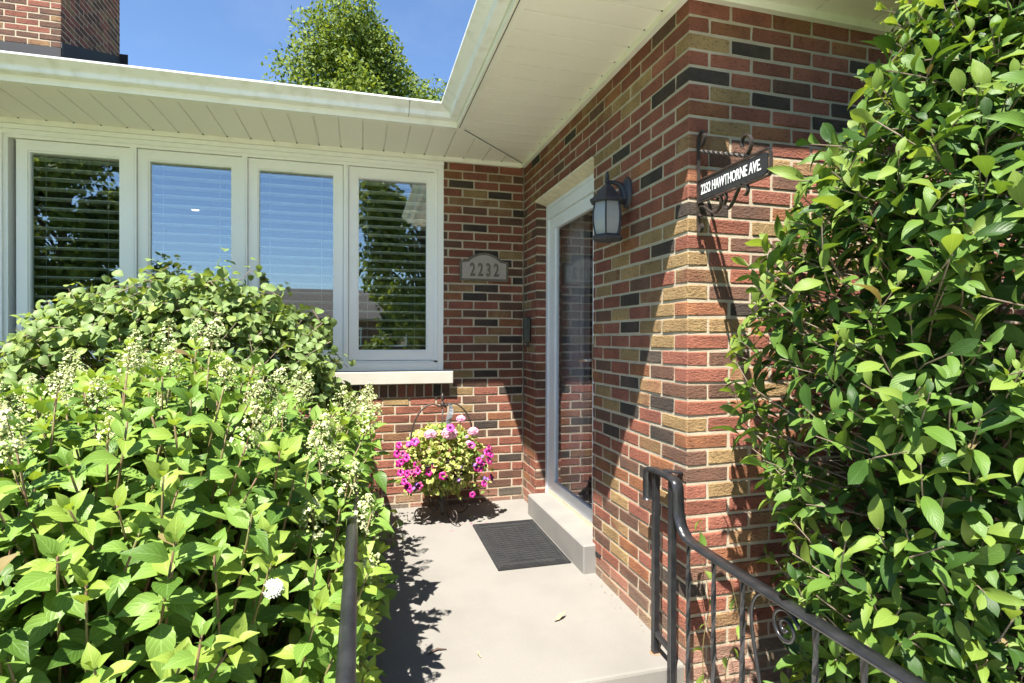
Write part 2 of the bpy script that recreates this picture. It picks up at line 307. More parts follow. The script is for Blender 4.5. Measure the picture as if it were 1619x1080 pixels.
# ---------------------------------------------------------------- ground
def sheet(name, x0, x1, y0, y1, z, m, th=.05):
    return MB().box(x0, x1, y0, y1, z-th, z).build(name, m, kind='structure')
sheet('lawn', -400, 400, -400, 400, -.30, M['lawn'], .2)
sheet('road', -400, 400, -27, -19, -.28, M['asphalt'])
sheet('sidewalk', -400, 400, -16.6, -15.2, -.275, M['path'])
sheet('bounce_driveway', -1.6, 8.6, -19, -4.25, -.262, M['path'])  # broad pale paving, added close in to bounce sunlight up to the soffit
sheet('mulch_bed', -7, -1.36, -4.0, -.02, -.24, M['mulch'], .2)
sheet('planting_bed', .04, 3.4, -3.9, -2.36, -.24, M['mulch'], .2)
porch = MB(); zf = lambda y: .013*y
porch.add([(-1.34, 0, 0), (.10, 0, 0), (.10, -2.31, zf(-2.31)), (-1.34, -2.31, zf(-2.31)), (-1.34, 0, -.5), (.10, 0, -.5), (.10, -2.31, -.5), (-1.34, -2.31, -.5)],
          [(3, 2, 1, 0), (4, 5, 6, 7), (2, 3, 7, 6), (0, 1, 5, 4), (1, 2, 6, 5), (3, 0, 4, 7)])
po = porch.build('porch', M['concrete'], kind='structure')
bv = po.modifiers.new('b', 'BEVEL'); bv.width = .012; bv.segments = 2
MB().box(-1.36, .03, -2.315, -15.2, -.5, -.21).build('front_walk', M['path'], kind='structure')

# ---------------------------------------------------------------- the house
house = empty('brick_house', (0, 0, 0), 'brick ranch house with white soffits, four-pane window and recessed entry', 'house')
P_ = 8/3*.0254; B_ = 8*.0254; LB = .194; HB = .058; DB = .095; YC = -2.324
zc = lambda i: (38.5-i)*P_
wall_b = None
def mbox(name, boxes, m, parent, **kw):
    b = MB()
    for q in boxes: b.box(*q)
    return b.build(name, m, parent, **kw)
e = .0036
WX0, WX1 = -3.545, -.652        # window opening in the back wall
wall_back = mbox('wall', [(-7, WX0-.02, e, .3, -.4, 2.70), (WX0-.02, -.60, e, .3, -.4, .94), (WX1, -e, e, .3, .94, 2.70), (-.60, -e, e, .3, -.4, .94)], M['mortar'], house)
DY0, DY1, DZ = -.335, -1.384, 2.336     # door opening
wall_door = mbox('wall', [(e, .3, DY0+e, .3, -.4, 2.70), (e, .3, YC+.11, DY1-e, -.4, 2.70), (e, .3, DY1-e, DY0+e, DZ+.005, 2.70), (e, .11, YC+e, YC+.11, -.4, 2.70)], M['mortar'], house)
wall_front = mbox('wall', [(.11, 4.5, YC+e, YC+.11, -.4, 2.70)], M['mortar'], house)
bricks = []     # (centre, (length along x, along y, height), material key, wall, axis of the face)
ov = {}         # colours read off the photograph: (wall, course, k)
def rk(): return random.choices(BRK, BRW)[0]
def lay(cx, cy, lx, ly, cz, h, wall, key=None):
    if lx > .012 and ly > .012: bricks.append((Vector((cx, cy, cz)), (lx, ly, h), key or rk(), wall))
OV_FRONT = {(0, 1): 'red', (1, 0): 'tan', (1, 1): 'char', (3, 0): 'char', (4, 0): 'tan', (4, 1): 'char', (4, 3): 'char', (5, 3): 'char', (6, 0): 'tan', (6, 3): 'brown', (7, 0): 'flash', (8, 0): 'brown', (8, 1): 'tan', (9, 0): 'rust', (10, 0): 'rose', (11, 0): 'char', (12, 0): 'red', (12, 1): 'tan', (13, 1): 'brown', (14, 0): 'rose', (15, 0): 'flash', (17, 0): 'rust', (17, 1): 'char', (18, 0): 'tan', (20, 0): 'brown', (21, 0): 'rose', (22, 0): 'brown', (23, 0): 'red', (26, 0): 'tan', (27, 0): 'brown', (28, 0): 'tan', (29, 0): 'red', (30, 0): 'rose', (32, 0): 'rust', (33, 0): 'brown', (35, 1): 'tan'}
OV_DOOR = {(0, 0): 'red', (1, 1): 'tan', (2, 1): 'red', (2, 2): 'tan', (3, 0): 'char', (4, 3): 'tan', (5, 2): 'char', (6, 0): 'red', (6, 3): 'tan', (8, 1): 'char', (9, 2): 'tan', (11, 1): 'brown', (12, 1): 'tan', (12, 0): 'tan', (13, 0): 'char', (13, 2): 'tan', (14, 0): 'tan', (14, 2): 'tan', (15, 1): 'brown', (15, 3): 'tan', (16, 2): 'char', (16, 0): 'tan', (17, 0): 'tan', (17, 2): 'tan', (17, 3): 'brown', (18, 2): 'char', (18, 0): 'tan', (18, 1): 'tan', (19, 0): 'tan', (20, 1): 'char', (20, 2): 'tan', (22, 2): 'char', (23, 3): 'tan', (24, 2): 'char', (25, 2): 'brown', (25, 0): 'char', (26, 3): 'char', (28, 1): 'char', (28, 2): 'brown', (30, 3): 'tan', (31, 2): 'tan', (33, 1): 'brown', (34, 0): 'char', (34, 3): 'tan', (36, 2): 'brown'}
OV_BACK = {(1, 2): 'char', (2, 1): 'char', (2, 2): 'tan', (4, 0): 'char', (4, 2): 'brown', (6, 2): 'char', (9, 0): 'tan', (9, 1): 'char', (10, 0): 'brown', (12, 0): 'char', (13, 1): 'char', (13, 2): 'flash', (14, 2): 'char', (17, 1): 'char', (16, 0): 'brown', (19, 0): 'char', (22, 0): 'brown', (23, 1): 'char', (25, 0): 'char', (25, 2): 'tan', (26, 0): 'tan', (27, 1): 'brown', (28, 0): 'brown', (29, 3): 'brown', (30, 1): 'brown', (33, 0): 'char', (35, 0): 'brown', (36, 4): 'brown', (37, 0): 'char'}
for c in range(-1, 44):
    z1 = zc(c)-.0048; z0 = zc(c+1)+.0048; h = z1-z0; cz = (z0+z1)/2
    if c == -1: z1 = 2.696; h = z1-z0; cz = (z0+z1)/2
    # wing, face to the street
    k = 0; x = 0 if c % 2 else B_/2
    if c <= 43:
        while x < 2.6:
            lay(x+LB/2, YC+DB/2, LB, DB, cz, h, wall_front, OV_FRONT.get((c, k))); x += B_; k += 1
    # door wall
    y = 0 if c % 2 == 0 else B_/2; k = 0
    while YC+y < -.006:
        a, b = YC+y, min(YC+y+LB, -.004)
        segs = [(a, b)]
        if cz < DZ and not (cz < .0 and False):
            segs = []
            if a < DY1: segs.append((a, min(b, DY1)))
            if b > DY0: segs.append((max(a, DY0), b))
            if cz < .09: segs = [(a, b)] if (b < -1.43 or a > -.36) else [(a, min(b, -1.435))] if a < -1.45 else [(max(a, -.355), b)] if b > -.34 else []
        for a, b in segs: lay(DB/2, (a+b)/2, DB, b-a, cz, h, wall_door, OV_DOOR.get((c, k)) if b-a > .05 else None)
        y += B_; k += 1
    # back wall
    x = -.010 if c % 2 else -.010-B_/2+.01; k = 0
    if c % 2 == 0: lay(-.004-(B_/2-.012)/2, DB/2, B_/2-.014, DB, cz, h, wall_back, OV_BACK.get((c, 0))); k = 1
    while x > -6.5:
        a, b = x-LB, x
        if cz > 1.045:
            if b > WX1 and a < WX1: a = WX1
            elif b <= WX1 and b > WX0-.02: b = max(a, WX0-.024)
        elif cz > .935 and a < -.579 and b > -3.62:
            if b > -.58: a = max(a, -.579)
            else: b = max(a, min(b, -3.622))
        elif cz > .835 and a < -.60 and b > -3.62:
            if b > -.60: a = max(a, -.60)
            else: b = max(a, min(b, -3.622))
        if b-a > .02: lay((a+b)/2, DB/2, b-a, DB, cz, h, wall_back, OV_BACK.get((c, k)))
        x -= B_; k += 1
x = -.603                                   # header course on edge below the sill
k = 0
while x > -3.6:
    lay(x-.029, DB/2-.004, .057, DB, .892, .092, wall_back, ['brown', 'char', 'red', 'brown', 'red', 'rose', 'brown', 'brown', 'tan'][k % 9]); x -= .0675; k += 1
# chimney
CK = ['brown', 'brown', 'rose', 'red', 'flash']
CX1, CY0, CY1 = -4.33, 2.62, 4.10
chim = mbox('chimney', [(-6.2, CX1-e, CY0+e, CY1-e, 3.4, 6.4)], M['mortar'], house)
for c in range(14):
    cz = 4.38+c*P_; odd = c % 2
    x = CX1 if odd else CX1-B_/2
    while x > -5.6: lay(x-LB/2, CY0+DB/2, LB, DB, cz, HB, chim, random.choice(CK)); x -= B_
for c in range(26):
    cz = 4.38+c*P_; odd = c % 2
    y = CY0 if not odd else CY0+B_/2
    while y < CY1-.05:
        b = min(y+LB, CY1); lay(CX1-DB/2, (y+b)/2, DB, b-y, cz, HB, chim, random.choice(CK)); y += B_
# the ones that show largest become objects, the rest one joined part
def shown(bk):
    c, d, key, wl = bk
    u, v, wd = project(c)
    if not (-30 < u < 1650 and -30 < v < 1110) or wd <= 0: return 0
    if wl is wall_back and u < 560: return 0
    if wl is wall_front and (u > 1190+max(0, 560-v)*.45): return 0
    if wl is wall_back: a = d[0]*d[2]*abs(c.y-CAM.y)
    elif wl is wall_front or (wl is chim and d[0] > .1): a = d[0]*d[2]*abs(c.y-CAM.y)
    else: a = d[1]*d[2]*abs(c.x-CAM.x)
    return a/wd**3*872**2
rank = sorted(range(len(bricks)), key=lambda i: -shown(bricks[i])); single = set(i for i in rank[:300] if shown(bricks[i]) > 30)
bmesh_cache = {}
def brick_mesh(d, key):
    kk = (round(d[0], 3), round(d[1], 3), round(d[2], 3), key, random.randrange(3))
    if kk not in bmesh_cache:
        vs, fs = bevbox(d[0], d[1], d[2], .005, .0016); bmesh_cache[kk] = MB().add(vs, fs).mesh('brick', BR[key])
    return bmesh_cache[kk]
rest = MB()
for i, (c, d, key, wl) in enumerate(bricks):
    j = Vector((random.uniform(-.0012, .0012), random.uniform(-.0012, .0012), random.uniform(-.0012, .0012)))
    if i in single:
        o = link('brick', brick_mesh(d, key), wl); o.location = c+j
    else:
        vs, fs = bevbox(d[0], d[1], d[2], .005, .0016); rest.add([Vector(v)+c+j for v in vs], fs, BRK.index(key))
rest.build('brickwork', [BR[k] for k in BRK], house, kind='stuff')
# chimney flashing
f = MB(); f.box(-6.25, CX1+.012, CY0-.012, CY0, 3.9, 4.345)
f.add([(CX1+.002, CY0-.012, 3.9), (CX1+.002, CY1, 4.2), (CX1+.002, CY1, 4.98), (CX1+.002, CY0-.012, 4.40), (CX1+.014, CY0-.012, 3.9), (CX1+.014, CY1, 4.2), (CX1+.014, CY1, 4.98), (CX1+.014, CY0-.012, 4.40)],
      [(4, 5, 6, 7), (3, 2, 1, 0), (7, 6, 2, 3), (5, 1, 2, 6), (0, 4, 7, 3)])
f.box(CX1-.1, CX1+.09, CY1, CY1+.01, 4.2, 5.02)
f.build('flashing', M['flash'], chim)
# roof
rf = MB(); zr = lambda d: 2.795+.40*(d+.72)
for pts in ([(-8, -.72), (-.72, -.72), (4.5, 4.5), (-8, 4.5)], [(-.72, -.72), (-.72, -2.575), (2.6, .745), (2.6, 2.6)]):
    wing = pts[0] == (-.72, -.72)
    top = [(x, y, zr(x if wing else y)) for x, y in pts]
    rf.add(top+[(x, y, z-.02) for x, y, z in top], [(0, 1, 2, 3), (7, 6, 5, 4)]+[(i, i+4, (i+1) % 4+4, (i+1) % 4) for i in range(4)])
rf.add([(-8, 4.5, zr(4.5)), (4.5, 4.5, zr(4.5)), (4.5, 9.5, 2.8), (-8, 9.5, 2.8)], [(0, 1, 2, 3)])
rf.add([(2.6, .745, zr(2.6)), (5.92, -2.575, 2.795), (5.92, 4.5, 2.795), (2.6, 4.5, zr(2.6))], [(0, 1, 2, 3)])
rf.add([(-.72, -2.575, 2.795), (5.92, -2.575, 2.795), (2.6, .745, zr(2.6)), (-.72, -2.575, 2.775), (5.92, -2.575, 2.775), (2.6, .745, zr(2.6)-.02)], [(0, 1, 2), (5, 4, 3), (0, 3, 4, 1)])
rf.build('roof', M['shingle'], house)
# soffit: each panel its own piece, trims round it
ZS = 2.70
sof = MB(); sof.prism([(-7, -.645), (-.645, -.645), (-.645, -2.55), (4.4, -2.55), (4.4, -2.30), (.05, -2.30), (.05, .05), (-7, .05)], ZS+.010, ZS+.022)
soffit = sof.build('soffit', M['soffit'], house)
def clip(poly, f):      # keep where f>=0
    out = []
    for i in range(len(poly)):
        a, b = poly[i], poly[(i+1) % len(poly)]; fa, fb = f(a), f(b)
        if fa >= 0: out.append(a)
        if fa*fb < 0: t = fa/(fa-fb); out.append((a[0]+(b[0]-a[0])*t, a[1]+(b[1]-a[1])*t))
    return out
G = .152
x = -.046
while x > -7:
    p = clip([(x-G+.005, -.605), (x-.005, -.605), (x-.005, -.022), (x-G+.005, -.022)], lambda q: q[1]-q[0]-.008)
    if len(p) > 2: MB().prism(p, ZS, ZS+.0105).build('soffit_panel', M['soffit'], soffit)
    x -= G
y = -.046
while y > -2.5:
    p = clip([(-.605, y-G+.005), (-.605, y-.005), (-.022, y-.005), (-.022, y-G+.005)], lambda q: q[0]-q[1]-.008)
    if len(p) > 2: MB().prism(p, ZS, ZS+.0105).build('soffit_panel', M['soffit'], soffit)
    y -= G
x = -.01
while x < 3: MB().prism([(x+.005, -2.535), (x+.3-.005, -2.535), (x+.3-.005, -2.346), (x+.005, -2.346)], ZS, ZS+.0105).build('soffit_panel', M['soffit'], soffit); x += .3
gg = MB(); x = -.046  # dark slivers standing in for the shade in groove ends, fascia gap and mitre
while x > -7: gg.box(x-.006, x+.006, -.036, -.0305, ZS-.002, ZS+.004); x -= G
y = -.35
while y > -2.5: gg.box(-.036, -.0305, y-.004, y+.004, ZS-.001, ZS+.004); y -= G
gg.box(-.6478, -.6442, -.668, -2.545, 2.6865, 2.6895)
gg.prism([(-.606, -.622), (-.602, -.626), (-.030, -.054), (-.034, -.050)], ZS-.0058, ZS-.0035)
gg.build('gap_shade', M['dark'], soffit, kind='stuff')
tr = MB()
tr.box(-7, -.03, -.03, -.001, 2.668, 2.7045); tr.box(-.03, -.001, -.03, YC-.03, 2.668, 2.7045); tr.box(-.0008, 4.4, YC-.03, YC-.001, 2.668, 2.7045)
tr.box(-7, -.606, -.644, -.606, ZS-.008, ZS+.004); tr.box(-.644, -.606, -.646, -2.545, ZS-.0085, ZS+.0035); tr.box(-.605, 4.4, -2.549, -2.536, ZS-.008, ZS+.004)
tr.add([(-.61, -.596, ZS-.004), (-.596, -.61, ZS-.004), (-.024, -.038, ZS-.004), (-.038, -.024, ZS-.004), (-.61, -.596, ZS+.008), (-.596, -.61, ZS+.008), (-.024, -.038, ZS+.008), (-.038, -.024, ZS+.008)], [(0, 3, 2, 1), (4, 5, 6, 7), (0, 1, 5, 4), (1, 2, 6, 5), (2, 3, 7, 6), (3, 0, 4, 7)])
tr.build('soffit_trim', M['trim'], house)
fa = MB(); fa.box(-7, -.648, -.66, -.648, 2.690, 2.80); fa.box(-.66, -.648, -.662, -2.5545, 2.690, 2.80); fa.box(-.66, 4.4, -2.567, -2.555, 2.690, 2.80)
fa.build('fascia', M['trim'], house)
prof = [(0, 2.728), (.05, 2.728), (.056, 2.733), (.059, 2.752), (.066, 2.760), (.088, 2.771), (.108, 2.782), (.120, 2.789), (.121, 2.799), (.113, 2.800), (.113, 2.796), (.100, 2.779), (.06, 2.765), (.052, 2.735), (.002, 2.733)]
gu = MB(); n = len(prof); vs = []
for k in range(3):
    for o, z in prof:
        vs.append([(-7, -.661-o, z), (-.661-o, -.661-o, z), (-.661-o, -2.566, z)][k])
gu.add(vs, [(k*n+j, k*n+j+1, (k+1)*n+j+1, (k+1)*n+j) for k in range(2) for j in range(n-1)])
gutter = gu.build('gutter', M['gutter'], house)
jb = MB()
for X in (-.98, -4.1): jb.add([(X, -.661-o*1.01-.0012, z-.0012) for o, z in prof[:9]]+[(X+.0035, -.661-o*1.01-.0012, z-.0012) for o, z in prof[:9]], [(i, i+9, i+10, i+1) for i in range(8)])
jb.build('gutter_seam', M['twig'], gutter)

# --- window: frame, four sashes with panes, blinds, sill, dark room behind
hz0, hz1 = 1.125, 2.612
wf = MB()
wf.box(WX0-.03, WX1, .012, .10, 2.612, 2.668)                       # head board
wf.box(WX0-.03, WX1+.001, -.010, .012, 2.640, 2.6675)
for a, b in ((WX0, WX0+.045), (WX1-.045, WX1)): wf.box(a, b, .004, .12, 1.047, 2.6115)
for a, b in ((WX0+.0455, WX0+.07), (WX1-.07, WX1-.0455)): wf.box(a, b, .022, .12, 1.11, 2.611)
wf.box(WX0+.046, WX1-.046, .004, .12, 1.0475, 1.109); wf.box(WX0+.046, WX1-.046, .022, .12, 1.1095, 1.124)
wf.box(WX0+.071, WX1-.071, .022, .12, 2.590, 2.6117)
pitch = .693; sc0 = [-3.432+i*pitch+.311 for i in range(4)]     # sash centres
sc0 = [-3.112+i*pitch*.9995 for i in range(4)]
for i in range(3):
    xm = (sc0[i]+sc0[i+1])/2; wf.box(xm-.018, xm+.018, .018, .12, 1.1245, 2.5895); wf.box(xm-.006, xm+.006, .014, .0175, 1.1245, 2.5895)
win_frame = wf.build('window_frame', M['vinyl'], house)
mb = MB(); mb.box(-3.62, -.580, -.055, .02, .947, 1.044, bev=.006); mb.build('window_sill', M['stone'], house)
pz0, pz1 = 1.197, 2.520; hw = .264; so_ = .325
for i, xc in enumerate(sc0):
    w_ = link('window', None, house)
    s = MB()
    z0, z1 = 1.128, 2.586
    for (a, b, c, d) in ((xc-so_, xc-hw, z0, z1), (xc+hw, xc+so_, z0, z1), (xc-hw, xc+hw, z0, pz0), (xc-hw, xc+hw, pz1, z1)): s.box(a, b, .036, .10, c, d)
    # stepped inner bead
    for (a, b, c, d) in ((xc-hw-.0005, xc-hw+.010, pz0, pz1), (xc+hw-.010, xc+hw+.0005, pz0, pz1), (xc-hw+.0102, xc+hw-.0102, pz0-.0005, pz0+.010), (xc-hw+.0102, xc+hw-.0102, pz1-.010, pz1+.0005)): s.box(a, b, .046, .09, c, d)
    s.build('sash', M['vinyl'], w_)
    MB().box(xc-hw, xc+hw, .062, .066, pz0, pz1).build('pane', M['glass'], w_)
    label = ['white blind behind the leftmost window pane', 'white blind behind the second window pane from the far end', 'white blind behind the third window pane, above the round-leaved shrub', 'white blind behind the window pane nearest the brick corner'][i]
    bl = empty('window_blind', (xc, .128, 2.53), label, 'blind', 'blinds behind the four window panes')
    sb = MB().box(-.27, .27, -.025, .025, -.0028, .0028).mesh('slat', M['blind'])
    z = pz1-.03
    while z > pz0-.02:
        o = link('slat', sb, bl); o.location = (0, 0, z-2.53); o.rotation_euler = (R(-11), 0, 0); z -= .066
    for X in (-.19, .17): MB().tube([(X, -.028, 0), (X, -.028, -1.35)], .0011, 4).build('cord', M['blind'], bl)
# room
rm = MB(); rm.box(-4.6, -.31, 3.6, 3.7, -.2, 2.75); rm.box(-4.7, -4.6, .3, 3.7, -.2, 2.75); rm.box(-.31, -.21, .301, 3.7, -.2, 2.75); rm.box(-4.6, -.31, .3, 3.6, -.2, -.1); rm.box(-4.6, -.31, .3, 3.6, 2.60, 2.69)
rm.box(-4.7, WX0-.02, .3, .31, -.2, 2.7); rm.box(WX1, -.2, .3, .31, -.2, 2.7); rm.box(WX0-.02, WX1, .12, .31, .9, 1.05); rm.box(WX0-.02, WX1, .12, .31, 2.615, 2.69)
rm.build('room', M['roomw'], house)
for (x, y, r) in ((-2.9, 2.0, .035), (-1.15, 1.9, .035)): MB().lathe([(r, 0), (r, -.006)], 12, (x, y, 2.598)).build('ceiling_light', M['lamp'], house)

# --- storm door, inner door, head panel
dr = MB(); FX = .075
dr.box(FX, .13, DY0-.001, DY0-.045, .135, 2.265); dr.box(FX, .13, DY1+.045, DY1+.001, .135, 2.265)
dr.box(FX+.002, .13, DY0-.0455, DY1+.0455, 2.185, 2.264); dr.box(FX, .14, DY0-.001, DY1+.001, 2.266, 2.340)
dr.box(FX-.004, FX+.002, DY0-.0455, DY1+.0455, 2.188, 2.200)
dr.build('door_frame', M['alum'], house)
MB().add([(-.010, DY0+.004, 2.333), (-.010, DY1-.002, 2.333), (.075, DY1-.002, 2.306), (.075, DY0+.004, 2.306), (-.010, DY0+.004, 2.318), (-.010, DY1-.002, 2.318), (.075, DY1-.002, 2.292), (.075, DY0+.004, 2.292)],
         [(0, 1, 2, 3), (7, 6, 5, 4), (0, 4, 5, 1), (1, 5, 6, 2), (3, 2, 6, 7), (0, 3, 7, 4)]).build('door_lintel', M['cream'], house)
sd = link('storm_door', None, house)
GY0, GY1, GZ0, GZ1 = -.505, -1.185, .255, 2.098
s = MB()
s.box(FX+.010, .118, DY0-.047, GY0, .175, 2.183); s.box(FX+.010, .118, GY1, DY1+.047, .175, 2.183); s.box(FX+.010, .118, GY0, GY1, GZ1, 2.1825); s.box(FX+.010, .118, GY0, GY1, .176, GZ0)
s.build('door_stile', M['alum'], sd)
MB().box(FX+.006, .12, DY0-.047, DY1+.047, .137, .174).build('door_sweep', M['cream'], sd)
MB().box(.100, .1015, GY0, GY1, GZ0, GZ1).build('pane', M['dglass'], sd)
MB().box(FX-.012, FX+.012, -1.222, -1.258, 1.06, 1.27, bev=.004).build('handle_plate', M['nickel'], sd)
h = MB(); h.tube(bez([(.05, -1.24, 1.17), (.02, -1.24, 1.17), (.015, -1.21, 1.17), (.018, -1.14, 1.166)], 5), .009, 8); h.build('door_handle', M['nickel'], sd, True)
idr = MB(); idr.box(.20, .245, -.335, -.77, .14, 2.25)
for z0, z1 in ((.35, .95), (1.1, 2.05)): idr.box(.194, .2, -.42, -.70, z0, z1, bev=.002)
idr.build('inner_door', M['door'], house)
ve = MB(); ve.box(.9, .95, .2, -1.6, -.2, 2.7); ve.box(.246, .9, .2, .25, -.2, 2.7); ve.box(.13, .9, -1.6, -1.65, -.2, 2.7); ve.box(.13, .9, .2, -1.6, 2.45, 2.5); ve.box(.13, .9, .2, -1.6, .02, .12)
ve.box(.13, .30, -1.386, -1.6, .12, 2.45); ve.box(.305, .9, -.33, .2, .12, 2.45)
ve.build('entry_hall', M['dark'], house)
h = MB(); h.tube([(.30, -.93, 1.16), (.24, -.93, 1.16), (.235, -1.03, 1.165)], .011, 8); h.build('door_lever', M['nickel'], house, True)
bl = MB().box(-.072, .29, -.365, -1.43, -.05, .142, bev=.008); bl.build('door_step', M['step'], label='pale concrete doorstep block below the glass storm door', cat='step')
MB().box(-.003, .004, -1.435, -1.50, .088, .104).build('wire_stub', M['flash'], label='short black wire end poking from the mortar beside the doorstep', cat='wire')

# ---------------------------------------------------------------- railings
def bal(x, y, z0, z1, r=.0065, tw=True, name='baluster', par=None):
    n = 14; MB().tube([(x, y, z0+(z1-z0)*i/n) for i in range(n+1)], r, square=True, twist=(.45 if tw else 0), up=(1, 0, 0)).build(name, M['black'], par)
def cap(path, par, name='top_rail', wd=.046, h=.022):
    """moulded handrail cap: flat bar with a rounded crown"""
    P = [Vector(p) for p in path]; sec = [(-wd/2, -h*.2), (-wd/2, h*.25), (-wd*.3, h*.62), (0, h*.8), (wd*.3, h*.62), (wd/2, h*.25), (wd/2, -h*.2), (0, -h*.3)]
    vs = []; n = len(sec); k = len(P)
    for i in range(k):
        t = (P[min(i+1, k-1)]-P[max(i-1, 0)]).normalized(); s = Vector((1, 0, 0)); u = s.cross(t)
        if abs(t.x) > .9: s = Vector((0, 1, 0)); u = Vector((0, 0, 1))
        if u.length < 1e-4: u = Vector((0, 0, 1))
        u.normalize()
        if u.z < -1e-3: u = -u
        if i and u.dot(pu) < 0: u = -u
        pu = u
        for a, b in sec: vs.append(P[i]+s*a+u*b)
    fs = [(i*n+j, i*n+(j+1) % n, (i+1)*n+(j+1) % n, (i+1)*n+j) for i in range(k-1) for j in range(n)]+[list(range(n)), list(range((k-1)*n, k*n))]
    me = MB().add(vs, fs); o = me.build(name, M['black'], par, True)
    return o
XL = -1.298
lr = empty('handrail', (XL, -1.8, 0), 'black iron handrail along the hydrangea side of the porch', 'railing', 'iron railings either side of the porch')
cap([(XL, -.05, .70)]+[(XL, -.3-.25*i, .712) for i in range(13)]+[(XL, -3.45, .70), (XL, -3.5, .66)], lr, wd=.034, h=.018)
MB().box(XL-.008, XL+.008, -.05, -2.28, .075, .095).build('bottom_rail', M['black'], lr)
MB().box(XL-.006, XL+.006, -.05, -3.45, .690, .703).build('channel', M['black'], lr)
for i in range(26):
    y = -.14-.128*i; bal(XL, y, .09 if y > -2.28 else -.2, .695, par=lr)
for y in (-.06, -2.26, -3.46): MB().box(XL-.014, XL+.014, y-.014, y+.014, -.02 if y > -2.3 else -.22, .695, bev=.002).build('post', M['black'], lr)
XR = -.07
rr = empty('handrail', (XR, -2.8, 0), 'black iron handrail with a scroll, in front of the glossy-leaved shrub', 'railing', 'iron railings either side of the porch')
cp = bez([(XR, -2.142, .605), (XR, -2.140, .70), (XR, -2.150, .738), (XR, -2.19, .746), (XR, -2.30, .744), (XR, -2.352, .738), (XR, -2.372, .715), (XR, -2.376, .66), (XR, -2.386, .60), (XR, -2.42, .552), (XR, -2.50, .532), (XR, -2.9, .527), (XR, -3.4, .527), (XR, -4.0, .527)], 6)
cap(cp, rr)
MB().tube([(XR, -2.42, .538), (XR, -2.5, .522), (XR, -4.0, .516)], .007, square=True, up=(1, 0, 0)).build('channel', M['black'], rr)
MB().tube([(XR, -2.215, .735), (XR+.02, -2.24, .752), (0.0, -2.30, .75)], 0, flat=(.03, .008)).build('wall_bracket', M['black'], rr)
MB().box(XR-.013, XR+.013, -2.192, -2.218, zf(-2.2)-.01, .735, bev=.002).build('post', M['black'], rr)
MB().box(XR-.013, XR+.013, -2.320, -2.346, -.215, .732, bev=.002).build('post', M['black'], rr)
MB().tube([(XR, -2.205, .06), (XR, -2.33, .045), (XR, -2.34, .03)], .009, square=True, up=(1, 0, 0)).build('bottom_rail', M['black'], rr)
MB().box(XR-.008, XR+.008, -2.347, -4.0, -.14, -.12).build('bottom_rail', M['black'], rr)
for y in (-2.447, -2.603, -2.756, -3.056, -3.207, -3.37, -3.53): bal(XR, y, -.13, .52, par=rr)
sp = spiral((-2.945, .452), .007, .058, -2.6, -2.6+2*math.pi*1.85, 44)
pth = [(XR, a, b) for a, b in sp]; last = pth[-1]
pth += bez([last, (XR, -2.965, .508), (XR, -2.93, .520), (XR, -2.87, .517), (XR, -2.825, .495), (XR, -2.80, .44), (XR, -2.805, .36), (XR, -2.84, .22), (XR, -2.87, .05), (XR, -2.86, -.13)], 5)[1:]
MB().tube(pth, .0062, 6).build('scroll', M['black'], rr, True)
for o in (lr, rr): inv(o)
MB().lathe([(.024, 0), (.021, .0008), (.010, .0014)], 14, (XR, -2.205, zf(-2.2)+.0005)).build('rust_stain', M['rust'], po)

# ---------------------------------------------------------------- doormat
mt = empty('doormat', (-.3, -.9, -.01), 'dark grey rubber doormat in front of the doorstep', 'doormat')
z = -.004
b = MB(); X0, X1, Y0, Y1 = -.522, -.082, -1.275, -.525
zz = lambda y: zf(y)+.002
def slab(b, x0, x1, y0, y1, h0, h1):
    b.add([(x0, y0, zz(y0)+h0), (x1, y0, zz(y0)+h0), (x1, y1, zz(y1)+h0), (x0, y1, zz(y1)+h0), (x0, y0, zz(y0)+h1), (x1, y0, zz(y0)+h1), (x1, y1, zz(y1)+h1), (x0, y1, zz(y1)+h1)],
          [(0, 3, 2, 1), (4, 5, 6, 7), (0, 1, 5, 4), (1, 2, 6, 5), (2, 3, 7, 6), (3, 0, 4, 7)])
slab(b, X0, X1, Y0, Y1, 0, .006); b.build('mat_base', M['rubber'], mt)
b = MB()
for k, (dd, t) in enumerate(((.004, .006), (.022, .006), (.034, .005), (.085, .007))):
    a0, a1, c0, c1 = X0+dd, X1-dd, Y0+dd, Y1-dd
    slab(b, a0, a1, c0, c0+t, .0055, .0105); slab(b, a0, a1, c1-t, c1, .0055, .0105); slab(b, a0, a0+t, c0+t, c1-t, .0055, .0105); slab(b, a1-t, a1, c0+t, c1-t, .0055, .0105)
b.build('rib_border', M['rubber'], mt)
b = MB()
def barrow(x0, x1, y0, y1, step, along_y=True):
    t = y0
    while t+step*.6 < y1: slab(b, x0, x1, t, t+step*.55, .0055, .0095); t += step
barrow(X0+.045, X0+.080, Y0+.05, Y1-.05, .034); barrow(X1-.080, X1-.045, Y0+.05, Y1-.05, .034)
x = X0+.098
for wd in (.038, .038, .078, .038, .038):
    barrow(x, x+wd-.008, Y0+.10, Y1-.10, .030 if wd > .05 else .034); slab(b, x+wd-.004, x+wd, Y0+.095, Y1-.095, .0055, .0105); x += wd+.003
for yy in (Y0+.045, Y1-.080):
    x = X0+.10
    while x < X1-.11: slab(b, x, x+.019, yy, yy+.035, .0055, .0095); x += .034
b.build('tread_pattern', M['rubber'], mt, kind='stuff')
inv(mt)

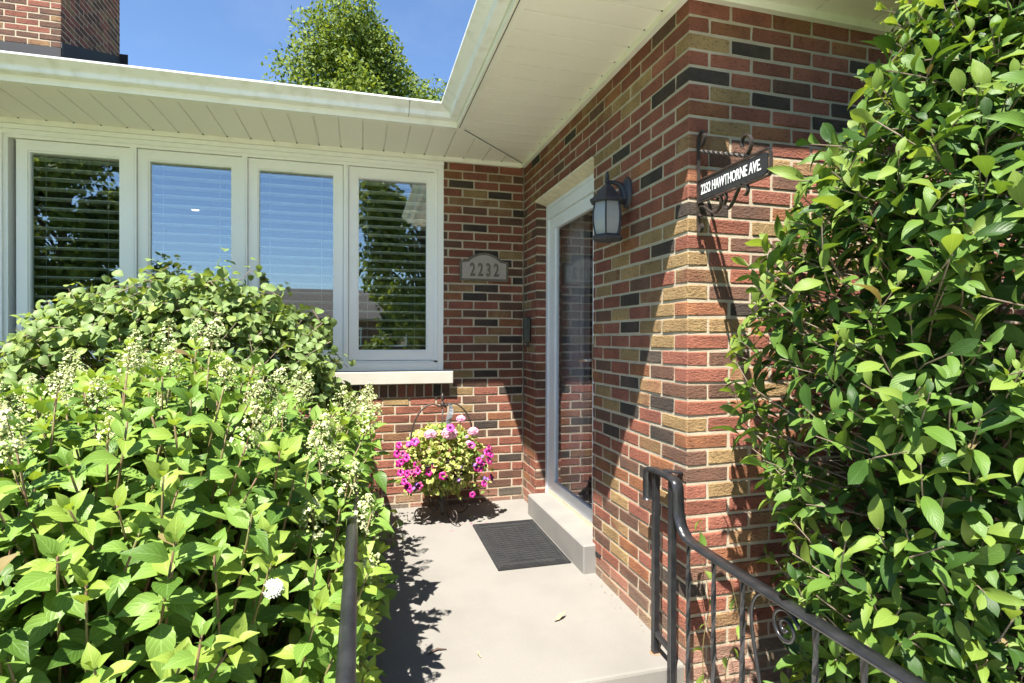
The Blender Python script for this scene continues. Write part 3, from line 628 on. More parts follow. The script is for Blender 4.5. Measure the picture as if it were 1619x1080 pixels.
# ---------------------------------------------------------------- wall lantern
LX, LY = -.112, -1.805
ln = empty('wall_lantern', (0, LY, 2.0), 'black coach lantern with frosted glass beside the storm door', 'lantern')
b = MB(); vs = []
for (k, xx) in ((1, -.002), (1, -.012), (.72, -.024), (.3, -.03)):
    for j in range(16):
        a = 2*math.pi*j/16; vs.append((xx, LY+.048*k*math.cos(a), 2.020+.078*k*math.sin(a)))
b.add(vs, [(i*16+j, i*16+(j+1) % 16, (i+1)*16+(j+1) % 16, (i+1)*16+j) for i in range(3) for j in range(16)]+[list(range(48, 64))]); b.build('back_plate', M['lantern'], ln, True)
b = MB(); b.tube(bez([(-.015, LY, 1.985), (-.03, LY, 2.035), (-.06, LY, 2.062), (-.112, LY, 2.066)], 6), [.030, .029, .027, .025, .023, .021, .019, .018, .016, .015, .014, .013, .012, .011, .010, .010, .009, .009, .009], 8); b.build('arm', M['lantern'], ln, True)
b = MB(); b.lathe([(.006, .13), (.009, .115), (.011, .10), (.006, .095), (.013, .088), (.016, .078), (.010, .072), (.03, .052), (.055, .022), (.080, -.004), (.092, -.012), (.092, -.018), (.078, -.024)], 6, (LX, LY, 1.985)); b.build('lantern_roof', M['lantern'], ln)
gp = [(.058, 1.802), (.066, 1.83), (.072, 1.87), (.072, 1.91), (.067, 1.945), (.064, 1.962)]
MB().lathe(gp, 6, (LX, LY, 0)).build('glass', M['frost'], ln)
for j in range(6):
    a = 2*math.pi*j/6; MB().tube([(LX+(r+.001)*math.cos(a), LY+(r+.001)*math.sin(a), z) for r, z in gp], .0045, 5).build('rib', M['lantern'], ln)
MB().lathe([(.04, -.026), (.066, -.022), (.078, -.016), (.081, -.008), (.070, .002), (.062, .006)], 6, (LX, LY, 1.80)).build('lantern_base', M['lantern'], ln)
MB().lathe([(.014, 0), (.014, .09), (.004, .1)], 10, (LX, LY, 1.80)).build('bulb', M['white'], ln)
inv(ln)
# ---------------------------------------------------------------- number plaque
def text(s, size, name, m, parent, loc, rot, ext=.002, off=0, sx=1, align='CENTER'):
    c = bpy.data.curves.new(name, 'FONT'); c.body = s; c.size = size; c.extrude = ext; c.offset = off; c.align_x = align; c.align_y = 'CENTER'; c.resolution_u = 3
    t = bpy.data.objects.new('t', c); COL.objects.link(t); bpy.context.view_layer.update()
    me = bpy.data.meshes.new_from_object(t.evaluated_get(bpy.context.evaluated_depsgraph_get())); bpy.data.objects.remove(t); me.materials.clear(); me.materials.append(m)
    o = link(name, me, parent); o.location = loc; o.rotation_euler = rot; o.scale = (sx, 1, 1); return o
pq = empty('address_plaque', (-.331, 0, 1.85), 'bronze-edged arched number plaque reading 2232 on the brick', 'plaque')
def arch(x0, x1, z0, z1, rise, sh, n=14):
    pts = [(x0, z0), (x1, z0), (x1, z1)]
    xa, xb = x1-sh, x0+sh
    pts += [(xa, z1+.006)]
    pts += [(xa+(xb-xa)*i/n, z1+.006+rise*math.sin(math.pi*i/n)**.8) for i in range(1, n)]
    return pts+[(xb, z1+.006), (x0, z1)]
def plate(pts, y0, y1, name, m, par):
    n = len(pts); b = MB(); b.add([(x, y0, z) for x, z in pts]+[(x, y1, z) for x, z in pts], [list(range(n)), list(range(2*n-1, n-1, -1))]+[(i, n+i, n+(i+1) % n, (i+1) % n) for i in range(n)]); return b.build(name, m, par)
plate(arch(-.526, -.136, 1.750, 1.905, .062, .05), -.022, -.001, 'plaque_border', M['plaqued'], pq)
plate(arch(-.508, -.154, 1.768, 1.892, .056, .05), -.0235, -.0222, 'plaque_face', M['plaque'], pq)
for i, ch in enumerate('2232'):
    text(ch, .142, 'numeral', M['plaqued'], pq, (-.331+(i-1.5)*.064, -.0235, 1.833), (R(90), 0, 0), .005, .004, .62)
inv(pq)
# ---------------------------------------------------------------- hanging street sign on its iron bracket
sg = empty('hanging_sign', (.04, -2.33, 1.9), 'black iron bracket sign lettered 2232 HAWTHORNE AVE. on the brick corner', 'sign')
SX = .04
def strip(pts, name, wd=.016, th=.005, n=6):
    MB().tube(bez([(SX, y, z) for y, z in pts], n), 0, flat=(th, wd), up=(1, 0, 0)).build(name, M['iron'], sg, False)
strip([(-2.352, 2.07)]+[(-2.372, 2.085)]+[(-2.378, 2.11), (-2.362, 2.128), (-2.343, 2.115), (-2.336, 2.08), (-2.336, 1.95), (-2.336, 1.80), (-2.338, 1.745), (-2.350, 1.728), (-2.362, 1.742), (-2.358, 1.76)], 'wall_strap', .014)
MB().tube([(SX, -2.345-.29*i/30, 2.055-.112*i/30) for i in range(31)], .0055, square=True, twist=.5, up=(1, 0, 0)).build('twisted_brace', M['iron'], sg)
strip([(-2.600, 1.985), (-2.598, 2.005), (-2.612, 2.022), (-2.635, 2.015), (-2.648, 1.990), (-2.640, 1.962), (-2.612, 1.945)], 'scroll', .014)
strip([(-2.36, 1.79), (-2.345, 1.80), (-2.35, 1.828), (-2.375, 1.825), (-2.41, 1.80), (-2.445, 1.785), (-2.475, 1.80), (-2.482, 1.83), (-2.468, 1.842), (-2.455, 1.832)], 'scroll', .013)
strip([(-2.487, 1.84), (-2.505, 1.846), (-2.512, 1.825), (-2.502, 1.800), (-2.52, 1.782), (-2.55, 1.80), (-2.585, 1.845), (-2.605, 1.855), (-2.625, 1.845), (-2.632, 1.822), (-2.618, 1.808)], 'scroll', .013)
strip([(-2.336, 1.936), (-2.50, 1.938), (-2.715, 1.938), (-2.738, 1.932), (-2.744, 1.915), (-2.744, 1.872), (-2.738, 1.853), (-2.715, 1.847), (-2.50, 1.846), (-2.336, 1.847)], 'sign_frame', .012, .005, 3)
pts = [(-2.345, 1.853), (-2.345, 1.931)]+[(-2.70-.03*math.sin(a), 1.931-.012+.012*math.cos(a)) for a in (0, .5, 1.0, 1.57)]+[(-2.70-.03*math.sin(a), 1.853+.012+.012*math.cos(a)) for a in (1.57, 2.1, 2.6, 3.14)]
n = len(pts); MB().add([(SX-.003, y, z) for y, z in pts]+[(SX+.003, y, z) for y, z in pts], [list(range(n)), list(range(2*n-1, n-1, -1))]+[(i, n+i, n+(i+1) % n, (i+1) % n) for i in range(n)]).build('sign_plate', M['signb'], sg)
for k in range(2):
    o = text('2232 HAWTHORNE AVE.', .056, 'lettering', M['white'], sg, (SX-.0038 if k == 0 else SX+.0038, -2.530, 1.892), (R(90), 0, R(-90) if k == 0 else R(90)), .0006, .0003, 1)
    bpy.context.view_layer.update(); o.scale = (.342/max(o.dimensions.x, .01), 1, 1)
inv(sg)
# ---------------------------------------------------------------- slim dark fixture in the inner corner
wx = empty('wall_fixture', (0, -.19, 1.36), 'slim dark green weathered holder fixed to the brick near the inner corner', 'fixture')
M['green'] = mat('dark_green_metal', (.045, .05, .04), (.06, .055, .04), rough=.6, scale=40, bump=.3)
MB().box(-.05, -.001, -.165, -.215, 1.262, 1.462, bev=.012).build('holder_body', M['green'], wx)
MB().box(-.056, -.050, -.176, -.204, 1.285, 1.445, bev=.002).build('holder_front', M['green'], wx)
MB().tube([(-.025, -.19, 1.268), (-.025, -.19, 1.245), (-.022, -.19, 1.228)], [.014, .010, .004], 8).build('holder_tip', M['black'], wx)
inv(wx)

# ---------------------------------------------------------------- leaves
def leaf_tpl(L=1, W=.5, fold=.25, bend=.25, wide=.45, tip=1.0, base_=.5, ns=6, wave=0, seed=0):
    """a leaf along +y from its stalk, upper side +z; returns verts, quads, uv"""
    rr = random.Random(seed); vs = []; uv = []; fs = []
    for i in range(ns+1):
        t = i/ns
        wd = W/2*(math.sin(math.pi*t**(math.log(.5)/math.log(wide)))**(.75 if t < wide else tip))if 0 < t < 1 else W*.012
        y = L*(t-.06*bend*t*t); z = -bend*L*t*t+.06*L*math.sin(t*3)
        for s in (-1, -.5, 0, .5, 1):
            if abs(s) == .5 and ns > 5: continue
            wv = wave*L*math.sin(t*9+s*2+seed)*abs(s)
            vs.append((s*wd, y, z+abs(s)*wd*fold+wv)); uv.append((.5+s*.5, t))
    c = len(vs)//(ns+1)
    for i in range(ns):
        for j in range(c-1): fs.append((i*c+j, i*c+j+1, (i+1)*c+j+1, (i+1)*c+j))
    return np.array(vs), np.array(fs), np.array(uv)
def tpl_mesh(t, name, m):
    me = bpy.data.meshes.new(name); me.from_pydata(t[0].tolist(), [], t[1].tolist()); me.materials.append(m)
    u = me.uv_layers.new(name='UVMap'); u.data.foreach_set('uv', t[2][t[1].ravel()].ravel()); me.polygons.foreach_set('use_smooth', [True]*len(t[1])); me.update(); return me
def frame(pos, d, nrm, s):
    d = Vector(d).normalized(); n = Vector(nrm); n = n-d*n.dot(d)
    n = n.normalized() if n.length > 1e-5 else d.orthogonal().normalized()
    x = d.cross(n)
    return np.array(((x.x*s, d.x*s, n.x*s, pos[0]), (x.y*s, d.y*s, n.y*s, pos[1]), (x.z*s, d.z*s, n.z*s, pos[2]), (0, 0, 0, 1)))
def joined(name, items, tpls, mats, parent, **kw):
    """items: (matrix, template, material index) -> one mesh with uvs"""
    V = []; F = []; U = []; MI = []; o = 0
    for ti, (tv, tf, tu) in enumerate(tpls):
        sel = [it for it in items if it[1] == ti]
        if not sel: continue
        A = np.array([it[0] for it in sel]); n = len(tv)
        vv = np.einsum('kij,nj->kni', A[:, :3, :3], tv)+A[:, None, :3, 3]
        V.append(vv.reshape(-1, 3)); F.append((tf[None]+(np.arange(len(sel))*n)[:, None, None]+o).reshape(-1, tf.shape[1])); U.append(np.tile(tu[tf.ravel()], (len(sel), 1)))
        MI.append(np.repeat([it[2] for it in sel], len(tf))); o += len(sel)*n
    if not V: return None
    V = np.concatenate(V); q = F[0].shape[1]; F = np.concatenate(F); U = np.concatenate(U); MI = np.concatenate(MI)
    me = bpy.data.meshes.new(name); me.vertices.add(len(V)); me.vertices.foreach_set('co', V.ravel())
    me.loops.add(F.size); me.loops.foreach_set('vertex_index', F.ravel().astype(np.int32)); me.polygons.add(len(F))
    me.polygons.foreach_set('loop_start', (np.arange(len(F))*q).astype(np.int32)); me.polygons.foreach_set('loop_total', np.full(len(F), q, np.int32))
    for x in mats: me.materials.append(x)
    me.polygons.foreach_set('material_index', MI.astype(np.int32)); me.polygons.foreach_set('use_smooth', np.ones(len(F), bool))
    u = me.uv_layers.new(name='UVMap'); u.data.foreach_set('uv', U.ravel()); me.update(calc_edges=True); me.validate()
    return link(name, me, parent, **kw)
def foliage(root, items, tpls, mats, nmax=300, name='leaf'):
    """the leaves that show largest as parts, the rest joined"""
    V = []; F = []; own = []; o = 0
    for k, (A, t, mi) in enumerate(items):
        tv, tf, tu = tpls[t]; vv = tv@A[:3, :3].T+A[:3, 3]; V += vv.tolist(); F += (tf+o).tolist(); own += [k]*len(tf); o += len(tv)
    bvh = BVHTree.FromPolygons(V, F); sc = []
    for k, (A, t, mi) in enumerate(items):
        s = np.linalg.norm(A[:3, 1]); tot = 0
        for f_ in (.35, .6, .8):
            p = Vector(A[:3, 3]+A[:3, 1]*f_); u, v, wd = project(p)
            if not (0 < u < 1619 and 0 < v < 1080): continue
            d = p-CAM; h = bvh.ray_cast(CAM, d.normalized())
            if h[0] is not None and (own[h[2]] == k or h[3] > d.length-.012):
                tot += (s/wd)**2*abs(d.normalized().dot(Vector(A[:3, 2]).normalized()))
        sc.append(tot)
    order = sorted(range(len(items)), key=lambda k: -sc[k])[:nmax]; pick = {k for k in order if sc[k] > 0}
    cache = {}
    for k in pick:
        A, t, mi = items[k]
        if (t, mi) not in cache: cache[(t, mi)] = tpl_mesh(tpls[t], name, mats[mi])
        ob = link(name, cache[(t, mi)], root); ob.matrix_basis = Matrix.Translation(-root.location)@Matrix(A.tolist())
    ob = joined('foliage', [it for k, it in enumerate(items) if k not in pick], tpls, mats, root, kind='stuff')
    if ob: ob.location = -root.location
def rdir(up=0):
    v = Vector(rng.normal(size=3)); v.z += up; return v.normalized()

# --- hydrangea
hyt = [leaf_tpl(1, .60, .30, .22, .42, 1.25, ns=6, wave=.012, seed=1), leaf_tpl(1, .52, .38, .40, .42, 1.25, ns=6, wave=.03, seed=2), leaf_tpl(1, .58, .25, .02, .45, 1.1, ns=6, wave=.028, seed=3), leaf_tpl(1, .50, .5, .05, .42, 1.2, ns=6, seed=4)]
hyc = Vector((-2.16, -2.02, -.24)); hyr = Vector((.97, 1.08, 1.36))
hyd = empty('hydrangea', hyc, 'large hydrangea with broad bright green leaves and cream flower heads beside the porch', 'shrub')
items = []; stems = MB(); pan = []
shoots = []
tries = 0
while len(shoots) < 700 and tries < 20000:
    tries += 1
    d = rdir(.35)
    if d.z < -.05: continue
    ex = 1+.05*math.sin(5*d.x+3*d.y)+rng.normal()*.035
    ex *= (abs(d.x)**3+abs(d.y)**3+abs(d.z)**3)**(-1/3)
    p = hyc+Vector((d.x*hyr.x, d.y*hyr.y, d.z*hyr.z))*ex
    if p.x > -1.17-.10*rng.random(): p.x = -1.18-.13*rng.random()
    if p.z < .02: continue
    if any((p-q).length < .085 for q, _ in shoots): continue
    nrm = Vector((d.x/hyr.x, d.y/hyr.y, d.z/hyr.z)).normalized()
    ax = (nrm*.55+Vector((-.05, -.12, .75))+Vector(rng.normal(size=3))*.13).normalized()
    shoots.append((p, ax))
for i in range(40):         # shoots leaning over the railing
    shoots.append((Vector((rng.uniform(-1.42, -1.22), rng.uniform(-2.35, -.75), rng.uniform(.66, 1.0))), Vector((.35+rng.normal()*.15, -.1, .8)).normalized()))
for p, ax in shoots:
    a0 = rng.random()*6.28; e1 = ax.orthogonal().normalized(); e2 = ax.cross(e1)
    flower = (p.z > .55 and rng.random() < .30 and (p.y > -2.6)) or (p.z > .95 and rng.random() < .25)
    big = rng.uniform(.85, 1.15)
    pairs = [(.0, .05, 28), (.012, .075, 45), (.05, .095, 62), (.105, .11, 74), (.17, .118, 84), (.24, .12, 92), (.32, .12, 98), (.41, .115, 100)]
    if flower: pairs = pairs[2:]
    yng = rng.random() < .45
    curve = Vector(rng.normal(size=3))*.05
    for k, (s, ln_, an) in enumerate(pairs):
        q = p-ax*s+curve*s
        for sgn in (0, math.pi):
            if k > 3 and rng.random() < .12: continue
            az = a0+k*math.pi/2+sgn+rng.normal()*.15; r_ = e1*math.cos(az)+e2*math.sin(az)
            a_ = R(an+rng.normal()*9); dv = ax*math.cos(a_)+r_*math.sin(a_); dv.z -= .10*(k/4)+rng.random()*.08
            nn = ax*math.sin(a_)-r_*math.cos(a_)*.9+Vector(rng.normal(size=3))*.16
            L_ = ln_*big*rng.uniform(.68, .96)
            mi = 1 if (k < 3 and yng and not flower) else (0 if rng.random() < .75 else (1 if rng.random() < .3 else 2))
            items.append((frame(q+r_*.006, dv, nn, L_), 3 if k == 0 else int(rng.integers(0, 3)), mi))
    b = hyc+Vector(((p.x-hyc.x)*.45, (p.y-hyc.y)*.45, max(.05, (p.z-hyc.z)*.25)))
    stems.tube([p, p-ax*.2+curve*.2, p-ax*.42+curve*.42, p-ax*.6+(b-p)*.2], [.0028, .0034, .0042, .005], 5)
    if flower: pan.append((p, (ax+Vector(rng.normal(size=3))*.12).normalized(), rng.uniform(.75, 1.2)))
for i in range(1300):       # inside of the bush: its shade coloured in with mostly dark leaves
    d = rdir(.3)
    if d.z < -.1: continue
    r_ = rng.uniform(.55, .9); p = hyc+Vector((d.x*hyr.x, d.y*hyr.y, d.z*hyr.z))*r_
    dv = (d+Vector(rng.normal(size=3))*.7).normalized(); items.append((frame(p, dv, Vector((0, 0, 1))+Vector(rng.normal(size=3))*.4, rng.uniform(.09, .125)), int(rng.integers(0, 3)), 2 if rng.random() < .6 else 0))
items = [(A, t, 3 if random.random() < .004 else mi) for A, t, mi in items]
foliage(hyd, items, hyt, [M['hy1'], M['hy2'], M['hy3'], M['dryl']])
o = stems.build('stems', M['stem'], hyd, True, kind='stuff'); o.location = -hyc
def panicle(seed, full):
    r = random.Random(seed); b = MB(); H = .115
    b.tube([(0, 0, -.03), (0, 0, H*.9)], [.002, .001], 4, 2)
    for k in range(150 if full else 105):
        t = r.random()**.8; rad = (.050*(1-t)**.6+.005)*(.35+.65*r.random()); a = r.random()*6.28; z = t*H-.006+r.gauss(0, .004)
        c = (rad*math.cos(a), rad*math.sin(a), z); s = r.uniform(.0028, .0048)
        if r.random() < .35 or full:
            s *= 1.25; n = Vector((c[0], c[1], .02)).normalized(); u = n.orthogonal().normalized(); v = n.cross(u); C = Vector(c)
            for q in range(4):
                aa = q*math.pi/2+k; dd = u*math.cos(aa)+v*math.sin(aa); ee = n.cross(dd)
                b.add([C, C+dd*s*.8+ee*s*.6+n*s*.3, C+dd*s*1.5+n*s*.1, C+dd*s*.8-ee*s*.6+n*s*.3], [(0, 1, 2, 3)], 1)
        else:
            b.add([(c[0]+s, c[1], c[2]), (c[0]-s, c[1], c[2]), (c[0], c[1]+s, c[2]), (c[0], c[1]-s, c[2]), (c[0], c[1], c[2]+s), (c[0], c[1], c[2]-s)],
                  [(0, 2, 4), (2, 1, 4), (1, 3, 4), (3, 0, 4), (2, 0, 5), (1, 2, 5), (3, 1, 5), (0, 3, 5)], 0)
    return b.mesh('flower_head', [M['bud'], M['petal'], M['stem']])
pm = [panicle(i, i == 0) for i in range(4)]
for p, ax, s in pan:
    o = link('flower_head', pm[int(rng.integers(1, 4))], hyd); q = ax.to_track_quat('Z', 'Y')
    o.matrix_basis = Matrix.Translation(p-hyc)@q.to_matrix().to_4x4()@Matrix.Rotation(rng.random()*6, 4, 'Z')@Matrix.Diagonal((s, s, s*1.05, 1))
# one open white flower head low down
wl = MB()
for k in range(70):
    a = rng.random()*6.28; r_ = .035*math.sqrt(rng.random()); C = Vector((r_*math.cos(a), r_*math.sin(a), .02*(1-(r_/.035)**2))); s = .007
    for q in range(4):
        aa = q*math.pi/2+k; wl.add([C, C+Vector((math.cos(aa-.4)*s, math.sin(aa-.4)*s, .003)), C+Vector((math.cos(aa)*s*1.4, math.sin(aa)*s*1.4, .002)), C+Vector((math.cos(aa+.4)*s, math.sin(aa+.4)*s, .003))], [(0, 1, 2, 3)])
wo = wl.build('flower_head', M['petal2'], hyd)
# --- round-leaved shrub under the window
rdt = [leaf_tpl(1, .82, .2, .12, .5, .6, ns=5, seed=5), leaf_tpl(1, .74, .3, .2, .52, .6, ns=5, seed=6)]
rc = Vector((-2.30, -.72, -.24)); rrr = Vector((1.12, .56, 1.85))
rsh = empty('round_leaf_shrub', rc, 'domed shrub with small round leaves under the window, behind the hydrangea', 'shrub')
items = []; tw = MB()
for i in range(1500):
    d = rdir(.5)
    if d.z < .12: continue
    ex = (1+.02*math.sin(7*d.x+4*d.y)+rng.normal()*.02)*(abs(d.x)**2.5+abs(d.y)**2.5+abs(d.z)**2.5)**(-1/2.5)*.97
    p = rc+Vector((d.x*rrr.x, d.y*rrr.y, d.z*rrr.z))*ex; nrm = Vector((d.x/rrr.x, d.y/rrr.y, d.z/rrr.z)).normalized()
    ax = (nrm*.5+Vector(rng.normal(size=3))*.5+Vector((0, 0, .1))).normalized(); e1 = ax.orthogonal().normalized(); e2 = ax.cross(e1)
    tw.tube([p, p-ax*.16, p-ax*.3-nrm*.1], [.0015, .002, .003], 4)
    for k in range(11):
        az = k*2.4+rng.random()*.6; r_ = e1*math.cos(az)+e2*math.sin(az); dv = ax*.45+r_
        q = p-ax*.024*k+Vector(rng.normal(size=3))*.01
        items.append((frame(q+r_*.008, dv, ax*.3+nrm*.9+Vector((0, -.1, .5))+Vector(rng.normal(size=3))*.25, rng.uniform(.044, .068)), int(rng.integers(0, 2)), 1 if (k < 2 and rng.random() < .5) else 0))
foliage(rsh, items, rdt, [M['rd1'], M['rd2']])
o = tw.build('twigs', M['twig'], rsh, kind='stuff'); o.location = -rc
# --- glossy-leaved shrub at the wing
mgt = [leaf_tpl(1, .42, .28, .2, .57, .85, ns=6, wave=.018, seed=7), leaf_tpl(1, .38, .4, .32, .58, .85, ns=6, wave=.022, seed=8), leaf_tpl(1, .44, .18, .1, .6, .8, ns=6, wave=.015, seed=9), leaf_tpl(1, .35, .55, .45, .55, .9, ns=6, wave=.02, seed=10)]
gc = Vector((1.10, -2.98, -.24))
gsh = empty('magnolia_shrub', gc, 'tall glossy-leaved shrub against the brick wing behind the scrolled railing', 'shrub')
items = []; tw = MB()
def gsurf(a, z):      # plan radius by height
    r_ = float(np.interp(z, (-.2, .15, .43, .7, 1.1, 1.5, 1.73, 1.86, 2.05, 2.2, 2.42, 2.7), (.90, .98, 1.06, 1.12, 1.15, 1.13, 1.06, .99, .80, .70, .60, .42)))
    r_ *= 1+.06*math.sin(3*a+5*z)+.06*math.sin(7*a-4*z)
    return r_
cnt = 0
for i in range(3000):
    a = rng.random()*6.28; z = rng.uniform(-.12, 2.72); r_ = gsurf(a, z)
    if math.sin(a) > .55 and rng.random() < .7: continue       # wall side
    yk = .60 if math.sin(a) > 0 else float(np.interp(z, (0, .6, 1.5), (.34, .44, .60)))
    p = gc+Vector((math.cos(a)*r_, math.sin(a)*r_*yk, z+.24)); p += Vector(rng.normal(size=3))*.035
    if p.y > -2.345: p.y = -2.36-.05*rng.random()
    if p.x < -.03: continue
    out = Vector((math.cos(a)/.98, math.sin(a)/.60, .25)).normalized()
    ax = (out*.7+Vector((0, 0, .45))+Vector(rng.normal(size=3))*.3).normalized(); e1 = ax.orthogonal().normalized(); e2 = ax.cross(e1)
    tw.tube([p, p-ax*.10, p-ax*.18-out*.10], [.0016, .002, .003], 5)
    yng = rng.random() < .45
    for k in range(8):
        az = k*2.4+rng.random()*.5; rv = e1*math.cos(az)+e2*math.sin(az); an = R(38+k*8+rng.normal()*8)
        dv = ax*math.cos(an)+rv*math.sin(an); dv.z -= .10*rng.random()
        q = p-ax*(.010+.024*k); nn = ax*math.sin(an)-rv*math.cos(an)*.8+Vector((0, 0, .3))+Vector(rng.normal(size=3))*.3
        L_ = rng.uniform(.045, .112)*(.62 if k == 0 else 1)
        items.append((frame(q+rv*.004, dv, nn, L_), int(rng.integers(0, 4)), 1 if (k < 3 and yng) else (0 if rng.random() < .72 else 2)))
for i in range(3600):  # inner leaves, all dark: the shrub's inner shade put into their colour
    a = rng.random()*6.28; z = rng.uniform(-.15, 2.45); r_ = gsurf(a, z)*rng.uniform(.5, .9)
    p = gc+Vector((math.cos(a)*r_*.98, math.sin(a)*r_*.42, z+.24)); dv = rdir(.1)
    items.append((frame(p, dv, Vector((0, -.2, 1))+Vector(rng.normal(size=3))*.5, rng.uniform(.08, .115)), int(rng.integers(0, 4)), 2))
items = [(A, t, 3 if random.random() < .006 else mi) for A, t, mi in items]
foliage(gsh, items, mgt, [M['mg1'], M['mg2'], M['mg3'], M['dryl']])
o = tw.build('twigs', M['twig'], gsh, kind='stuff'); o.location = -gc
br = MB()
for i in range(16):
    a = i*.39; top = gc+Vector((math.cos(a)*.6, math.sin(a)*.35, 1.2+1.1*rng.random())); b0 = gc+Vector((math.cos(a)*.1, math.sin(a)*.1, 0))
    br.tube(bez([b0, b0.lerp(top, .5)+Vector(rng.normal(size=3))*.08, top], 5), [.016-.0012*k for k in range(11)], 6)
o = br.build('branches', M['bark'], gsh, True, kind='stuff'); o.location = -gc
wo.location = Vector((-1.475, -2.87, .70))-hyc; wo.scale = (.58,)*3; wo.rotation_euler = (R(55), 0, R(20)); wo['label'] = 'open white flower head'
# ---------------------------------------------------------------- plant stand with hoops, and what grows in it
PX, PY = -.705, -.335
st = empty('plant_stand', (PX, PY, 0), 'wrought iron plant stand with arched hoops and scroll feet by the brick wall', 'plant stand')
b = MB(); b.lathe([(.012, .03), (.020, .06), (.013, .10), (.022, .135), (.011, .17), (.009, .30)], 10, (PX, PY, 0)); b.build('pedestal', M['iron'], st, True)
for j in range(4):
    a = R(20+90*j); ca, sa = math.cos(a), math.sin(a)
    P = [(.012, .20), (.03, .12), (.075, .055), (.13, .022), (.18, .022), (.212, .05), (.212, .085), (.185, .105), (.16, .09), (.162, .062), (.178, .058)]
    MB().tube(bez([(PX+r*ca, PY+r*sa, z) for r, z in P], 5), .0048, 6).build('scroll_foot', M['iron'], st, True)
    P2 = [(.012, .16), (.05, .20), (.11, .235), (.16, .28), (.20, .34), (.215, .42)]
    MB().tube(bez([(PX+r*ca, PY+r*sa, z) for r, z in P2], 4), .0042, 6).build('basket_rib', M['iron'], st, True)
b = MB()
for rr_, zz_ in ((.215, .42), (.165, .285)): b.tube([(PX+rr_*math.cos(i*.2618), PY+rr_*math.sin(i*.2618), zz_) for i in range(25)], .004, 6)
b.build('basket_ring', M['iron'], st, True)
for a in (R(4), R(184)):
    ca, sa = math.cos(a), math.sin(a)
    P = [(.215, .42), (.225, .52), (.222, .62), (.19, .73), (.13, .805), (.07, .825), (.012, .805)]
    MB().tube(bez([(PX+r*ca, PY+r*sa, z) for r, z in P], 6), .0058, 6).build('hoop', M['iron'], st, True)
MB().tube([(PX, PY, .28), (PX, PY, .88)], .0045, 6).build('centre_rod', M['iron'], st, True)
b = MB(); b.lathe([(.002, .80), (.016, .815), (.018, .825), (.008, .84), (.005, .85), (.014, .862), (.010, .882), (.001, .905)], 8, (PX, PY, 0)); b.build('finial', M['iron'], st, True)
b = MB()
for i in range(5):
    a0 = rng.random()*6.28; b.tube([(PX+.012*math.cos(a0+t*1.3)+.008*t, PY+.012*math.sin(a0+t*1.3), .80+.012*math.sin(t*2+i)+.006*t) for t in np.linspace(0, 4, 14)], .0022, 4)
b.build('wire_tie', M['iron'], st, kind='stuff')
inv(st)
rb = MB(); n = 9
vs = []
for i in range(n):
    t = i/(n-1); wd = .007+.014*math.sin(t*2.6); vs += [(PX+.048-wd+.01*math.sin(t*6), PY-.03, .835-.17*t), (PX+.048+wd+.01*math.sin(t*6), PY-.028+.01*math.sin(t*9), .835-.17*t)]
rb.add(vs+[(x, y+.0015, z) for x, y, z in vs], [(2*i, 2*i+1, 2*i+3, 2*i+2) for i in range(n-1)]+[(2*n+2*i+2, 2*n+2*i+3, 2*n+2*i+1, 2*n+2*i) for i in range(n-1)])
rb.tube([(PX+.03, PY-.03, .70), (PX+.028, PY-.03, .52)], .0012, 4); rb.tube([(PX+.06, PY-.03, .70), (PX+.075, PY-.03, .55)], .0012, 4)
rb.build('ribbon', M['ribbon'], label='pale grey ribbon hanging from the plant stand finial', cat='ribbon')
fp = empty('flowering_plant', (PX, PY, .3), 'mixed petunias and geraniums in pink and magenta filling the plant stand', 'flowers')
MB().lathe([(.05, .29), (.10, .30), (.15, .35), (.165, .40), (.15, .405)], 16, (0, 0, -.3)).build('planter_liner', M['mulch'], fp, True)
ptt = [leaf_tpl(1, .62, .2, .25, .5, .8, ns=5, wave=.03, seed=11), leaf_tpl(1, .8, .15, .1, .5, .6, ns=5, wave=.04, seed=12)]
items = []
for i in range(1700):
    d = rdir(.2); r_ = .62+.38*rng.random()
    p = Vector((PX, PY, .435))+Vector((d.x*.28, d.y*.25, d.z*(.23 if d.z > 0 else .25)))*r_
    items.append((frame(p, d+Vector(rng.normal(size=3))*.6, d+Vector((0, -.1, .8))+Vector(rng.normal(size=3))*.3, rng.uniform(.028, .055)), int(rng.integers(0, 2)), 0 if rng.random() < .7 else 1))
for (x, z) in ((-.30, .36), (.29, .34), (-.26, .28), (.24, .27), (.33, .40), (-.31, .47), (.31, .25), (.1, .22)):    # trailing shoots
    for k in range(16):
        items.append((frame(Vector((PX+x*(.6+.03*k), PY-.08+rng.normal()*.05, z+.05-.008*k)), rdir(0), Vector((0, -.3, 1))+Vector(rng.normal(size=3))*.3, rng.uniform(.022, .04)), int(rng.integers(0, 2)), int(rng.random() < .5)))
foliage(fp, items, ptt, [M['pt1'], M['pt2']], 160)
def petunia(m, seed):
    r = random.Random(seed); b = MB(); n = 20
    rings = [(.003, -.022), (.005, -.006), (.012, 0), (.021, .001), (.0265, -.003)]
    vs = []
    for k, (rad, z) in enumerate(rings):
        for j in range(n):
            a = 2*math.pi*j/n; lob = 1+(.12*math.cos(5*a) if k > 2 else 0); vs.append((rad*lob*math.cos(a), rad*lob*math.sin(a), z+(.0025*math.cos(5*a+1)+r.uniform(-.001, .001) if k > 2 else 0)))
    for k in range(4): b.add([], [])
    b.add(vs, [(k*n+j, k*n+(j+1) % n, (k+1)*n+(j+1) % n, (k+1)*n+j) for k in range(4) for j in range(n)])
    b.m = [1 if i < 2*n else 0 for i in range(len(b.f))]
    return b.mesh('bloom', [m, M['throat']], True)
pb = [petunia(M['mag'], 1), petunia(M['mag'], 2), petunia(M['dmag'], 3)]
